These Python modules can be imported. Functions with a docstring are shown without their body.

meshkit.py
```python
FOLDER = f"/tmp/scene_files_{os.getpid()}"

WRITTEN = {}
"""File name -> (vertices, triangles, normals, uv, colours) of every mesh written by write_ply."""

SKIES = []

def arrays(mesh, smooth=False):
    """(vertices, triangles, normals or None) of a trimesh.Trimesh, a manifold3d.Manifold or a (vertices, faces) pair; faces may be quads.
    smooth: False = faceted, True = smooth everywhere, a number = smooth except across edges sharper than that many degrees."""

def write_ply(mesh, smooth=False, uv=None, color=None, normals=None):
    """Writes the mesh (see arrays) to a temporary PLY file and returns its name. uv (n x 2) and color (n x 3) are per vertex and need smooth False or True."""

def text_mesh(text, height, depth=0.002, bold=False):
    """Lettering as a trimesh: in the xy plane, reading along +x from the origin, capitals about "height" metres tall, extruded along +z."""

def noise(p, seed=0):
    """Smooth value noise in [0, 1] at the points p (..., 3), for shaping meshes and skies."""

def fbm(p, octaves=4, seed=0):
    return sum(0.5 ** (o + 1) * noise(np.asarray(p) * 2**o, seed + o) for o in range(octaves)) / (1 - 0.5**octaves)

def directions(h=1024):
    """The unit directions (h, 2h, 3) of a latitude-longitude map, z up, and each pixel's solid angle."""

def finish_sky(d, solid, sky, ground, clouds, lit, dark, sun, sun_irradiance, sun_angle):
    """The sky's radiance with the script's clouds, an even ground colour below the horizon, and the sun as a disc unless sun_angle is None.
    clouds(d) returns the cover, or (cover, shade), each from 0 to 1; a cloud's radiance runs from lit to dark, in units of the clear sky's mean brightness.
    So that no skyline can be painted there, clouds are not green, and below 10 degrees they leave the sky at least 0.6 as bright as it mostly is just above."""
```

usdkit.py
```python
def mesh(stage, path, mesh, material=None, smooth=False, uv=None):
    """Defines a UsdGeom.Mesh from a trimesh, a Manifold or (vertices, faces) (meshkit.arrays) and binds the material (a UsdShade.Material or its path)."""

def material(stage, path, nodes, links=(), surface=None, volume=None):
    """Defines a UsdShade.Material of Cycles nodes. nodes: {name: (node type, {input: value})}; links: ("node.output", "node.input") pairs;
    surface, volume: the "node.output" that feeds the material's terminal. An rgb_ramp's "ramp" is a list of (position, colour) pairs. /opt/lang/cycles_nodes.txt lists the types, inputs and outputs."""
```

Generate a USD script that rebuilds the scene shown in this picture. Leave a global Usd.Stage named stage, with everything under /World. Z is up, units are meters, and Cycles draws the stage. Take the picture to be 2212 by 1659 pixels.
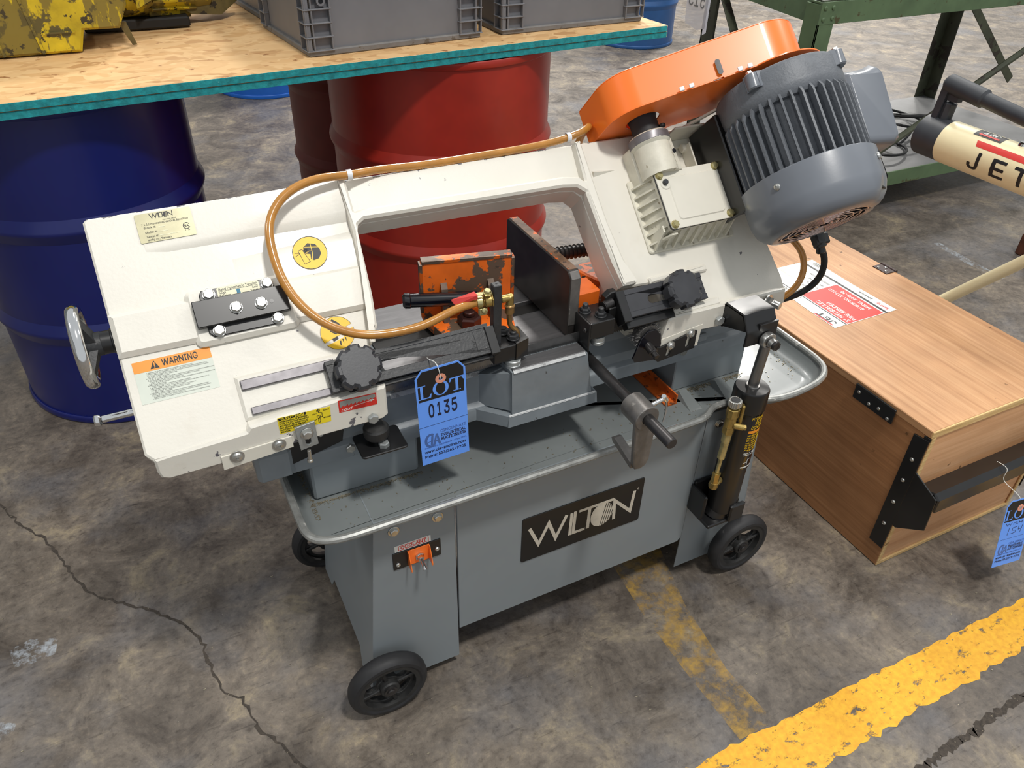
import math, random
import numpy as np
import trimesh
import mapbox_earcut as earcut
from shapely.geometry import Polygon, LineString, Point, MultiPolygon
from shapely import affinity
from shapely.ops import unary_union
import usdkit, meshkit
from pxr import Usd, UsdGeom, UsdLux, UsdShade, Gf, Sdf

random.seed(7); rng = np.random.default_rng(7)
stage = Usd.Stage.CreateInMemory()
UsdGeom.SetStageUpAxis(stage, UsdGeom.Tokens.z); UsdGeom.SetStageMetersPerUnit(stage, 1.0)
UsdGeom.Xform.Define(stage, '/World'); UsdGeom.Scope.Define(stage, '/World/Looks')

# ------------------------------------------------------------------ camera, lights, exposure
F_PX, PITCH, ROLL, YAW, CAM_Z = 1680.0, 0.6362, -0.0300, 0.4785, 1.42
cp, sp, cr, sr = math.cos(PITCH), math.sin(PITCH), math.cos(ROLL), math.sin(ROLL)
_fw = np.array([0, cp, -sp]); _rt = np.array([1.0, 0, 0]); _dn = np.cross(_fw, _rt)
_r2, _d2 = cr * _rt + sr * _dn, -sr * _rt + cr * _dn
_c, _s = math.cos(YAW), math.sin(YAW)
_Rz = np.array([[_c, -_s, 0], [_s, _c, 0], [0, 0, 1]])
RIGHT, DOWN, FWD = _Rz.T @ _r2, _Rz.T @ _d2, _Rz.T @ _fw
cam = UsdGeom.Camera.Define(stage, '/World/camera')
m4 = np.eye(4); m4[0, :3] = RIGHT; m4[1, :3] = -DOWN; m4[2, :3] = -FWD; m4[3, :3] = (0, 0, CAM_Z)
cam.AddTransformOp().Set(Gf.Matrix4d(*m4.ravel().tolist()))
cam.CreateHorizontalApertureAttr(36.0); cam.CreateVerticalApertureAttr(27.0)
cam.CreateFocalLengthAttr(36.0 * F_PX / 2212.0)
cam.CreateFStopAttr(0.0); cam.CreateClippingRangeAttr((0.05, 200.0))
cam.CreateExposureAttr(0.0)

dome = UsdLux.DomeLight.Define(stage, '/World/hall_ambient'); dome.CreateIntensityAttr(0.20); dome.CreateColorAttr((0.93, 0.97, 1.0))
def lamp(name, pos, size, power, col=(1, 0.97, 0.92)):
    l = UsdLux.RectLight.Define(stage, '/World/' + name)
    l.CreateWidthAttr(size[0]); l.CreateHeightAttr(size[1]); l.CreateIntensityAttr(power); l.CreateColorAttr(col); l.CreateNormalizeAttr(True)
    l.AddTranslateOp().Set(pos)
lamp('high_bay_lamp', (0.9, -1.0, 5.6), (0.5, 0.5), 66.0)
lamp('high_bay_lamp_001', (2.6, 5.4, 5.6), (0.7, 0.7), 66.0)
lamp('high_bay_lamp_004', (6.5, 6.5, 5.6), (0.8, 0.8), 120.0)
lamp('high_bay_lamp_005', (4.2, 10.5, 5.6), (0.8, 0.8), 120.0)
lamp('high_bay_lamp_006', (10.5, 9.0, 5.6), (0.8, 0.8), 120.0)
lamp('high_bay_lamp_002', (-4.2, 2.4, 5.6), (0.7, 0.7), 26.0)
lamp('high_bay_lamp_003', (6.0, 0.8, 5.6), (0.7, 0.7), 34.0)

# ------------------------------------------------------------------ materials
def lin(r, g, b):
    return tuple(((c / 255) / 12.92 if c <= 10 else ((c / 255 + 0.055) / 1.055) ** 2.4) for c in (r, g, b))
MATS = {}
def mat(name, col, rough=0.5, metal=0.0, var=0.10, vscale=9.0, chips=(), bump=None, coat=0.0, stretch=None, grain=None, spec=0.5, roughvar=0.0, trans=0.0):
    """col sRGB 0-255. chips: list of (scale, threshold, sRGB). grain: (mapping scale xyz, amount)."""
    base = np.array(lin(*col))
    n = {'g': ('geometry', {}), 'p': ('principled_bsdf', {'roughness': rough, 'metallic': metal, 'coat_weight': coat, 'coat_roughness': 0.12, 'specular_ior_level': spec, 'transmission_weight': trans})}
    L = []
    n['n1'] = ('noise_texture', {'scale': vscale, 'detail': 5.0, 'roughness': 0.6}); src = 'g.position'
    if stretch:
        n['mp'] = ('mapping', {'scale': stretch}); L.append(('g.position', 'mp.vector')); src = 'mp.vector'
    L.append((src, 'n1.vector'))
    lo, hi = np.clip(base * (1 - 1.7 * var), 0, 1), np.clip(base * (1 + 1.7 * var), 0, 1)
    n['r1'] = ('rgb_ramp', {'ramp': [(0.28, tuple(lo)), (0.72, tuple(hi))]}); L.append(('n1.fac', 'r1.fac'))
    out = 'r1.color'
    for i, (sc, th, c2) in enumerate(chips):
        st = None
        if isinstance(sc, tuple): st = sc; sc = 1.0
        n[f'c{i}'] = ('noise_texture', {'scale': float(sc), 'detail': 6.0, 'roughness': 0.62}); 
        if st:
            n[f'cm{i}'] = ('mapping', {'scale': st, 'location': (3.1 * i, 1.7, 0.3)}); L += [('g.position', f'cm{i}.vector'), (f'cm{i}.vector', f'c{i}.vector')]
        else: L.append(('g.position', f'c{i}.vector'))
        n[f'cr{i}'] = ('rgb_ramp', {'ramp': [(th - 0.012, (0, 0, 0)), (th + 0.012, (1, 1, 1))]}); L.append((f'c{i}.fac', f'cr{i}.fac'))
        n[f'cx{i}'] = ('mix_color', {'b': lin(*c2)}); L += [(f'cr{i}.color', f'cx{i}.fac'), (out, f'cx{i}.a')]; out = f'cx{i}.result'
    L.append((out, 'p.base_color'))
    if roughvar:
        n['rr'] = ('map_range', {'from_min': 0.3, 'from_max': 0.7, 'to_min': rough - roughvar, 'to_max': rough + roughvar}); L += [('n1.fac', 'rr.value'), ('rr.result', 'p.roughness')]
    if bump:
        n['bn'] = ('noise_texture', {'scale': float(bump[0]), 'detail': 3.0}); n['bp'] = ('bump', {'strength': bump[1], 'distance': bump[2] if len(bump) > 2 else 0.001})
        L += [('g.position', 'bn.vector'), ('bn.fac', 'bp.height'), ('bp.normal', 'p.normal')]
    MATS[name] = usdkit.material(stage, '/World/Looks/' + name, n, L, surface='p.BSDF')
    return MATS[name]

CHIP = (96, 94, 100)
def cream():
    n = {'g': ('geometry', {}), 'p': ('principled_bsdf', {'roughness': 0.42, 'coat_weight': 0.12, 'coat_roughness': 0.12})}; L = []
    def nz(k, sc, d=5.0, ro=0.62): n[k] = ('noise_texture', {'scale': sc, 'detail': d, 'roughness': ro}); L.append(('g.position', k + '.vector'))
    nz('n1', 5.0); nz('n2', 46.0, 6.0); nz('n3', 9.0, 4.0); nz('bn', 190.0, 3.0, 0.5)
    b = np.array(lin(220, 216, 205)); n['r1'] = ('rgb_ramp', {'ramp': [(0.3, tuple(b * 0.95)), (0.7, tuple(b * 1.03))]}); L.append(('n1.fac', 'r1.fac'))
    n['r3'] = ('rgb_ramp', {'ramp': [(0.60, (0, 0, 0)), (0.80, (0.45, 0.45, 0.45))]}); n['x3'] = ('mix_color', {'b': lin(196, 184, 164)}); L += [('n3.fac', 'r3.fac'), ('r3.color', 'x3.fac'), ('r1.color', 'x3.a')]
    # distance up the sloping plate: paint is knocked off along its top edge and its lower front lip
    n['d'] = ('vector_math', {'math_type': 'dot_product', 'vector2': (0.0, 0.70711, 0.70711)}); L.append(('g.position', 'd.vector1'))
    v0 = (0.92 + 0.690) * 0.70711
    n['e1'] = ('map_range', {'from_min': v0 + 0.349, 'from_max': v0 + 0.357, 'to_min': 0.0, 'to_max': 0.19, 'clamp': True}); n['e2'] = ('map_range', {'from_min': v0 + 0.004, 'from_max': v0 - 0.012, 'to_min': 0.0, 'to_max': 0.075, 'clamp': True})
    n['s1'] = ('math', {'math_type': 'add'}); n['s2'] = ('math', {'math_type': 'add'})
    L += [('d.value', 'e1.value'), ('d.value', 'e2.value'), ('n2.fac', 's1.value1'), ('e1.result', 's1.value2'), ('s1.value', 's2.value1'), ('e2.result', 's2.value2')]
    n['r2'] = ('rgb_ramp', {'ramp': [(0.705, (0, 0, 0)), (0.72, (1, 1, 1))]}); n['x2'] = ('mix_color', {'b': lin(98, 96, 102)}); L += [('s2.value', 'r2.fac'), ('r2.color', 'x2.fac'), ('x3.result', 'x2.a'), ('x2.result', 'p.base_color')]
    n['bp'] = ('bump', {'strength': 0.25, 'distance': 0.0006}); L += [('bn.fac', 'bp.height'), ('bp.normal', 'p.normal')]
    MATS['cream_paint'] = usdkit.material(stage, '/World/Looks/cream_paint', n, L, surface='p.BSDF')
cream()
mat('cream_sheet', (219, 215, 202), 0.4, var=0.03, chips=[(60, 0.76, (120, 112, 98))], coat=0.1)
mat('gearbox_paint', (208, 204, 188), 0.5, var=0.08, vscale=30, chips=[(48, 0.66, (150, 140, 118)), (70, 0.72, (90, 84, 76))], bump=(160, 0.3, 0.0008))
mat('worn_rail', (122, 119, 122), 0.38, metal=0.55, var=0.15, vscale=40, chips=[((18, 60, 60), 0.70, (236, 233, 222))])
mat('grey_paint', (128, 135, 139), 0.42, var=0.03, vscale=4, chips=[(30, 0.80, (88, 92, 94))], bump=(240, 0.08, 0.0004), coat=0.1)
mat('tray_paint', (116, 121, 121), 0.4, var=0.07, vscale=6, chips=[(5, 0.70, (128, 124, 104)), (55, 0.79, (70, 68, 62))], coat=0.12)
mat('worn_rim', (140, 141, 138), 0.36, metal=0.35, var=0.16, vscale=50, chips=[(45, 0.66, (196, 194, 188)), (30, 0.70, (96, 92, 82))])
mat('bed_paint', (124, 131, 136), 0.44, var=0.08, vscale=14, chips=[(42, 0.69, (84, 84, 84)), (16, 0.76, (112, 100, 80))], bump=(150, 0.2, 0.0008))
mat('machined_steel', (112, 111, 112), 0.42, metal=0.7, var=0.10, vscale=1.0, stretch=(14, 160, 60), chips=[(18, 0.72, (104, 98, 90))])
mat('bright_edge', (176, 177, 177), 0.42, metal=0.4, var=0.14, vscale=60, chips=[(50, 0.62, (140, 140, 140))])
mat('stop_steel', (116, 113, 110), 0.4, metal=0.55, var=0.15, vscale=40, chips=[(60, 0.68, (150, 146, 140))])
mat('dark_steel', (72, 70, 70), 0.36, metal=0.75, var=0.18, vscale=30, chips=[(40, 0.70, (112, 104, 98))])
mat('jaw_steel', (66, 62, 60), 0.32, metal=0.55, var=0.25, vscale=12, chips=[(24, 0.70, (120, 84, 58))])
mat('jaw_rust', (104, 78, 58), 0.6, metal=0.2, var=0.3, vscale=60, chips=[(40, 0.62, (196, 92, 34)), (60, 0.62, (60, 48, 40))])
mat('jaw_orange', (226, 104, 24), 0.5, var=0.10, vscale=14, chips=[(17, 0.56, (92, 74, 60)), (60, 0.66, (66, 54, 46))], bump=(80, 0.25, 0.001))
mat('orange_edge', (100, 84, 72), 0.45, metal=0.4, var=0.2, vscale=30, chips=[(30, 0.55, (214, 98, 24))])
mat('orange_paint', (255, 122, 38), 0.34, var=0.015, chips=[(60, 0.84, (120, 60, 30))], coat=0.3)
mat('rust_orange', (196, 92, 26), 0.6, var=0.2, vscale=40, chips=[(50, 0.6, (104, 56, 30))])
mat('black_paint', (24, 24, 25), 0.36, var=0.15, vscale=20, chips=[(60, 0.78, (84, 82, 80))], coat=0.15)
mat('black_cast', (46, 47, 49), 0.46, var=0.18, vscale=50, chips=[(110, 0.68, (92, 90, 90))], bump=(240, 0.4, 0.0008))
mat('black_plastic', (52, 53, 57), 0.42, var=0.1, vscale=30, bump=(300, 0.15, 0.0005))
mat('black_rubber', (34, 34, 36), 0.62, var=0.2, vscale=40, chips=[(70, 0.72, (78, 76, 74))])
mat('wheel_iron', (38, 38, 38), 0.55, var=0.25, vscale=50, chips=[(120, 0.72, (110, 100, 80))])
mat('black_gloss', (12, 12, 20), 0.16, var=0.05, coat=0.4)
mat('zinc', (196, 196, 192), 0.3, metal=0.9, var=0.12, vscale=60)
mat('galvanised', (168, 172, 172), 0.42, metal=0.6, var=0.10, vscale=40)
mat('chrome', (225, 225, 225), 0.10, metal=1.0, var=0.03)
mat('grey_rod', (140, 138, 136), 0.26, metal=0.9, var=0.12, vscale=1, stretch=(120, 120, 8))
mat('brass', (176, 152, 92), 0.34, metal=0.85, var=0.15, vscale=60)
mat('zinc_yellow', (190, 180, 132), 0.34, metal=0.8, var=0.15, vscale=70)
mat('dark_bronze', (62, 36, 32), 0.4, metal=0.5, var=0.15)
mat('motor_paint', (108, 113, 121), 0.36, var=0.03, vscale=10, coat=0.2, bump=(200, 0.1, 0.0005))
mat('motor_rough', (98, 102, 108), 0.5, var=0.06, vscale=60, bump=(260, 0.5, 0.0012))
mat('red_grip', (196, 58, 52), 0.4, var=0.08)
mat('copper_tube', (150, 118, 74), 0.36, metal=0.6, var=0.15, vscale=60)
mat('hose_amber', (190, 132, 56), 0.22, var=0.10, vscale=26, coat=0.35, trans=0.22)
mat('tie_white', (226, 228, 232), 0.4, var=0.03)
mat('print_black', (22, 22, 24), 0.5, var=0.0); mat('print_white', (222, 222, 216), 0.5, var=0.0); mat('print_red', (206, 44, 34), 0.5, var=0.03)
mat('print_navy', (18, 26, 54), 0.5, var=0.0); mat('print_slate', (70, 104, 168), 0.5, var=0.0); mat('print_grey', (120, 120, 118), 0.5, var=0.0)
mat('print_yellow', (240, 192, 16), 0.45, var=0.02); mat('print_orange', (236, 146, 36), 0.45, var=0.02); mat('print_teal', (20, 110, 140), 0.5, var=0.0)
mat('silver_print', (206, 200, 186), 0.38, metal=0.2, var=0.06, vscale=60)
mat('nameplate_black', (20, 20, 20), 0.3, var=0.1, chips=[(70, 0.80, (170, 164, 150))])
mat('tag_blue', (104, 160, 255), 0.6, var=0.01); mat('tag_ring', (226, 152, 126), 0.6, var=0.02)
mat('label_tan', (168, 163, 132), 0.35, metal=0.25, var=0.08, vscale=30, chips=[(26, 0.72, (172, 152, 108))])
mat('label_cream', (226, 222, 190), 0.45, var=0.04, vscale=6); mat('label_pale', (206, 212, 200), 0.45, var=0.06, vscale=7)
mat('label_yellow', (238, 214, 40), 0.45, var=0.04)
mat('string_white', (232, 232, 226), 0.7, var=0.02)
mat('osb_teal', (28, 140, 146), 0.75, var=0.22, vscale=60, chips=[(50, 0.70, (96, 176, 172))], bump=(120, 0.6, 0.002))
mat('blue_drum', (12, 24, 98), 0.34, var=0.06, vscale=6, chips=[(30, 0.80, (60, 70, 96))], coat=0.15)
mat('far_blue', (22, 96, 190), 0.4, var=0.06); mat('teal_blue', (36, 84, 140), 0.42, var=0.08)
mat('red_drum', (158, 38, 24), 0.4, var=0.10, vscale=7, chips=[(9, 0.72, (92, 26, 20)), (40, 0.78, (70, 56, 54))], coat=0.1)
mat('dark_red_drum', (112, 36, 28), 0.5, var=0.12, vscale=8, chips=[(20, 0.72, (70, 34, 28))])
mat('tote_grey', (112, 113, 117), 0.5, var=0.05, vscale=9, chips=[(16, 0.76, (98, 92, 90)), (60, 0.80, (150, 148, 146))])
mat('tote_dirty', (112, 110, 108), 0.6, var=0.12, vscale=24, chips=[(26, 0.62, (92, 86, 78))])
mat('dirty_yellow', (196, 172, 26), 0.55, var=0.22, vscale=10, chips=[((16, 16, 5), 0.47, (128, 112, 42)), (13, 0.57, (92, 82, 40)), (30, 0.62, (60, 52, 30)), (46, 0.68, (36, 30, 22))], bump=(40, 0.3, 0.003))
mat('grimy_brown', (92, 80, 44), 0.7, var=0.25, vscale=20, chips=[(30, 0.6, (46, 38, 26))])
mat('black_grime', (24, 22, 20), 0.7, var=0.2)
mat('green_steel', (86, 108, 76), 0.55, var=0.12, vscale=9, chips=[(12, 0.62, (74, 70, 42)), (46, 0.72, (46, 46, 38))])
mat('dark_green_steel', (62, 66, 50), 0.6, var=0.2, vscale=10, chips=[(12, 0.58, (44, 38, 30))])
mat('shelf_steel', (112, 112, 112), 0.42, var=0.12, vscale=7, chips=[(10, 0.66, (84, 82, 80)), (36, 0.72, (62, 60, 58))])
mat('rusty_steel', (122, 74, 40), 0.8, var=0.3, vscale=30, chips=[(20, 0.58, (62, 48, 38))])
mat('plate_steel', (142, 142, 146), 0.35, metal=0.7, var=0.1)
mat('bender_cream', (236, 222, 180), 0.38, var=0.02, coat=0.15)
mat('bender_dark', (50, 53, 58), 0.5, var=0.08, vscale=30)
mat('cord_black', (20, 20, 22), 0.5, var=0.1)
mat('dark_brown', (84, 46, 28), 0.7, var=0.25, vscale=30)
mat('metal_chip', (150, 142, 124), 0.4, metal=0.6, var=0.3, vscale=300)
mat('crack_dirt', (62, 55, 48), 0.85, var=0.3, vscale=120, chips=[(160, 0.66, (150, 140, 120))])
mat('brush_wire', (104, 102, 100), 0.4, metal=0.6, var=0.3, vscale=400)
mat('blade_steel', (128, 128, 128), 0.3, metal=0.9, var=0.1, vscale=60)
mat('grille_metal', (190, 168, 160), 0.25, metal=0.8, var=0.2, vscale=60)
mat('white_sheet', (226, 230, 238), 0.5, var=0.02)
mat('wall_paint', (176, 178, 178), 0.8, var=0.05)
mat('hinge_brown', (58, 42, 40), 0.5, metal=0.3, var=0.15)

def wood(name, a, b, c, scale, extra=None, rough=0.55):
    n = {'g': ('geometry', {}), 'm': ('mapping', {'scale': scale}), 'n1': ('noise_texture', {'scale': 1.0, 'detail': 6.0, 'roughness': 0.65, 'distortion': 0.4}),
         'r': ('rgb_ramp', {'ramp': [(0.25, lin(*a)), (0.5, lin(*b)), (0.75, lin(*c))]}), 'n2': ('noise_texture', {'scale': 5.0, 'detail': 4.0}),
         'r2': ('rgb_ramp', {'ramp': [(0.35, (0.80, 0.78, 0.76)), (0.65, (1.06, 1.05, 1.04))]}), 'x': ('mix_color', {'blend_type': 'multiply', 'fac': 1.0, 'use_clamp': False}),
         'n3': ('noise_texture', {'scale': 34.0, 'detail': 4.0}), 'r3': ('rgb_ramp', {'ramp': [(0.70, (0, 0, 0)), (0.74, (1, 1, 1))]}), 'x3': ('mix_color', {'b': lin(110, 76, 46)}),
         'p': ('principled_bsdf', {'roughness': rough})}
    L = [('g.position', 'm.vector'), ('m.vector', 'n1.vector'), ('n1.fac', 'r.fac'), ('g.position', 'n2.vector'), ('n2.fac', 'r2.fac'), ('r.color', 'x.a'), ('r2.color', 'x.b'),
         ('g.position', 'n3.vector'), ('n3.fac', 'r3.fac'), ('x.result', 'x3.a'), ('r3.color', 'x3.fac'), ('x3.result', 'p.base_color')]
    MATS[name] = usdkit.material(stage, '/World/Looks/' + name, n, L, surface='p.BSDF')
wood('ply_top', (164, 118, 80), (188, 142, 100), (206, 164, 122), (90, 3.0, 60))
wood('ply_side', (146, 100, 62), (170, 120, 78), (190, 140, 96), (60, 3.0, 90))
wood('ply_end', (196, 144, 102), (214, 164, 120), (228, 182, 140), (3.0, 60, 70))
wood('ply_edge', (178, 142, 86), (214, 180, 124), (232, 204, 152), (8, 8, 260))

def osb():
    n = {'g': ('geometry', {}), 'p': ('principled_bsdf', {'roughness': 0.6})}
    L = []
    for i, (ang, sc) in enumerate(((0.45, (15, 38, 12)), (-0.9, (16, 42, 12)), (1.7, (15, 36, 12)))):
        n[f'm{i}'] = ('mapping', {'scale': sc, 'rotation': (0, 0, ang)}); n[f'v{i}'] = ('voronoi_texture', {'scale': 1.0, 'randomness': 1.0})
        n[f'd{i}'] = ('noise_texture', {'scale': 7.0, 'detail': 3.0}); n[f'a{i}'] = ('vector_math', {'math_type': 'multiply_add', 'vector2': (0.10, 0.10, 0.10)})
        L += [('g.position', f'd{i}.vector'), (f'd{i}.color', f'a{i}.vector1'), ('g.position', f'a{i}.vector3'), (f'a{i}.value' if False else f'a{i}.vector', f'm{i}.vector'), (f'm{i}.vector', f'v{i}.vector')]
        n[f's{i}'] = ('separate_color', {}); L.append((f'v{i}.color', f's{i}.color'))
        n[f'r{i}'] = ('rgb_ramp', {'ramp': [(0.0, lin(188, 142, 92)), (0.2, lin(214, 172, 120)), (0.6, lin(226, 188, 136)), (1.0, lin(206, 162, 108))]}); L.append((f's{i}.r', f'r{i}.fac'))
    n['k'] = ('noise_texture', {'scale': 11.0, 'detail': 2.0}); L.append(('g.position', 'k.vector'))
    n['k1'] = ('rgb_ramp', {'ramp': [(0.45, (0, 0, 0)), (0.47, (1, 1, 1))]}); n['k2'] = ('rgb_ramp', {'ramp': [(0.55, (0, 0, 0)), (0.57, (1, 1, 1))]})
    n['x1'] = ('mix_color', {}); n['x2'] = ('mix_color', {})
    L += [('k.fac', 'k1.fac'), ('k.fac', 'k2.fac'), ('k1.color', 'x1.fac'), ('r0.color', 'x1.a'), ('r1.color', 'x1.b'), ('k2.color', 'x2.fac'), ('x1.result', 'x2.a'), ('r2.color', 'x2.b')]
    n['n3'] = ('noise_texture', {'scale': 26.0, 'detail': 5.0}); n['r3'] = ('rgb_ramp', {'ramp': [(0.66, (0, 0, 0)), (0.72, (1, 1, 1))]}); n['x3'] = ('mix_color', {'b': lin(150, 100, 58)})
    L += [('g.position', 'n3.vector'), ('n3.fac', 'r3.fac'), ('x2.result', 'x3.a'), ('r3.color', 'x3.fac'), ('x3.result', 'p.base_color')]
    MATS['osb'] = usdkit.material(stage, '/World/Looks/osb', n, L, surface='p.BSDF')
osb()

def concrete():
    n = {'g': ('geometry', {}), 'p': ('principled_bsdf', {'specular_ior_level': 0.45})}; L = []
    def noise(k, sc, det=6.0, ro=0.62, dist=0.0, stretch=None, rot=0.0):
        n[k] = ('noise_texture', {'scale': sc, 'detail': det, 'roughness': ro, 'distortion': dist})
        if stretch:
            n[k + 'm'] = ('mapping', {'scale': stretch, 'rotation': (0, 0, rot)}); L.extend([('g.position', k + 'm.vector'), (k + 'm.vector', k + '.vector')])
        else: L.append(('g.position', k + '.vector'))
    noise('big', 1.7, 4.0); noise('mid', 7.0, 8.0, 0.72, 0.6); noise('fine', 60.0, 5.0, 0.7); noise('scr', 1.0, 5.0, 0.6, 0.3, (14, 120, 1), 0.55); noise('spk', 220.0, 2.0); noise('blu', 3.1, 5.0, 0.6)
    n['r0'] = ('rgb_ramp', {'ramp': [(0.24, lin(60, 53, 47)), (0.42, lin(94, 86, 78)), (0.55, lin(117, 108, 98)), (0.72, lin(156, 143, 118))]}); L.append(('mid.fac', 'r0.fac'))
    n['r1'] = ('rgb_ramp', {'ramp': [(0.3, (0.72, 0.71, 0.72)), (0.5, (0.95, 0.95, 0.95)), (0.7, (1.16, 1.13, 1.08))]}); L.append(('big.fac', 'r1.fac'))
    n['x1'] = ('mix_color', {'blend_type': 'multiply', 'fac': 1.0, 'use_clamp': False}); L += [('r0.color', 'x1.a'), ('r1.color', 'x1.b')]
    n['rb'] = ('rgb_ramp', {'ramp': [(0.50, (0, 0, 0)), (0.66, (0.6, 0.6, 0.6))]}); n['x2'] = ('mix_color', {'b': lin(104, 104, 108)}); L += [('blu.fac', 'rb.fac'), ('rb.color', 'x2.fac'), ('x1.result', 'x2.a')]
    n['rf'] = ('rgb_ramp', {'ramp': [(0.30, (0.52, 0.50, 0.49)), (0.46, (0.94, 0.94, 0.94)), (0.56, (1.04, 1.04, 1.03)), (0.70, (1.42, 1.38, 1.30))]}); n['x3'] = ('mix_color', {'blend_type': 'multiply', 'fac': 0.9, 'use_clamp': False}); L += [('fine.fac', 'rf.fac'), ('x2.result', 'x3.a'), ('rf.color', 'x3.b')]
    n['rs'] = ('rgb_ramp', {'ramp': [(0.30, (0.55, 0.54, 0.54)), (0.40, (1, 1, 1))]}); n['x4'] = ('mix_color', {'blend_type': 'multiply', 'fac': 0.75, 'use_clamp': False}); L += [('scr.fac', 'rs.fac'), ('x3.result', 'x4.a'), ('rs.color', 'x4.b')]
    n['rk'] = ('rgb_ramp', {'ramp': [(0.76, (0, 0, 0)), (0.79, (1, 1, 1))]}); n['x5'] = ('mix_color', {'b': lin(206, 200, 190)}); L += [('spk.fac', 'rk.fac'), ('rk.color', 'x5.fac'), ('x4.result', 'x5.a'), ('x5.result', 'p.base_color')]
    n['rr'] = ('map_range', {'from_min': 0.3, 'from_max': 0.7, 'to_min': 0.34, 'to_max': 0.58}); L += [('mid.fac', 'rr.value'), ('rr.result', 'p.roughness')]
    n['bp'] = ('bump', {'strength': 0.25, 'distance': 0.002}); L += [('fine.fac', 'bp.height'), ('bp.normal', 'p.normal')]
    MATS['concrete'] = usdkit.material(stage, '/World/Looks/concrete', n, L, surface='p.BSDF')
concrete()
def worn_paint(name, col, scale, lo, hi, seed, col2=None):
    n = {'g': ('geometry', {}), 'm': ('mapping', {'location': (seed, seed * 2, 0), 'scale': scale}), 'n': ('noise_texture', {'scale': 1.0, 'detail': 8.0, 'roughness': 0.75}), 'r': ('rgb_ramp', {'ramp': [(lo, (0, 0, 0)), (hi, (1, 1, 1))]}),
         'n2': ('noise_texture', {'scale': 90.0, 'detail': 3.0}), 'r2': ('rgb_ramp', {'ramp': [(0.3, lin(*(col2 or col))), (0.7, lin(*col))]}), 't': ('transparent_bsdf', {}), 'p': ('principled_bsdf', {'roughness': 0.55}), 'x': ('mix_closure', {})}
    L = [('g.position', 'm.vector'), ('m.vector', 'n.vector'), ('n.fac', 'r.fac'), ('g.position', 'n2.vector'), ('n2.fac', 'r2.fac'), ('r2.color', 'p.base_color'), ('r.color', 'x.fac'), ('t.BSDF', 'x.closure1'), ('p.BSDF', 'x.closure2')]
    MATS[name] = usdkit.material(stage, '/World/Looks/' + name, n, L, surface='x.closure')
worn_paint('line_yellow', (240, 182, 44), (26, 44, 1), 0.38, 0.44, 3.0, (222, 158, 36))
worn_paint('line_faded', (206, 164, 66), (13, 13, 1), 0.44, 0.72, 8.0, (176, 140, 70))
worn_paint('chalk', (196, 204, 212), (30, 30, 1), 0.46, 0.72, 5.0)
def film(name, alpha, col):
    n = {'t': ('transparent_bsdf', {}), 'p': ('principled_bsdf', {'roughness': 0.25, 'base_color': lin(*col)}), 'x': ('mix_closure', {'fac': alpha})}
    MATS[name] = usdkit.material(stage, '/World/Looks/' + name, n, [('t.BSDF', 'x.closure1'), ('p.BSDF', 'x.closure2')], surface='x.closure')
film('clear_film', 0.5, (222, 222, 224)); film('plastic_bag', 0.35, (210, 212, 214))

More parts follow.
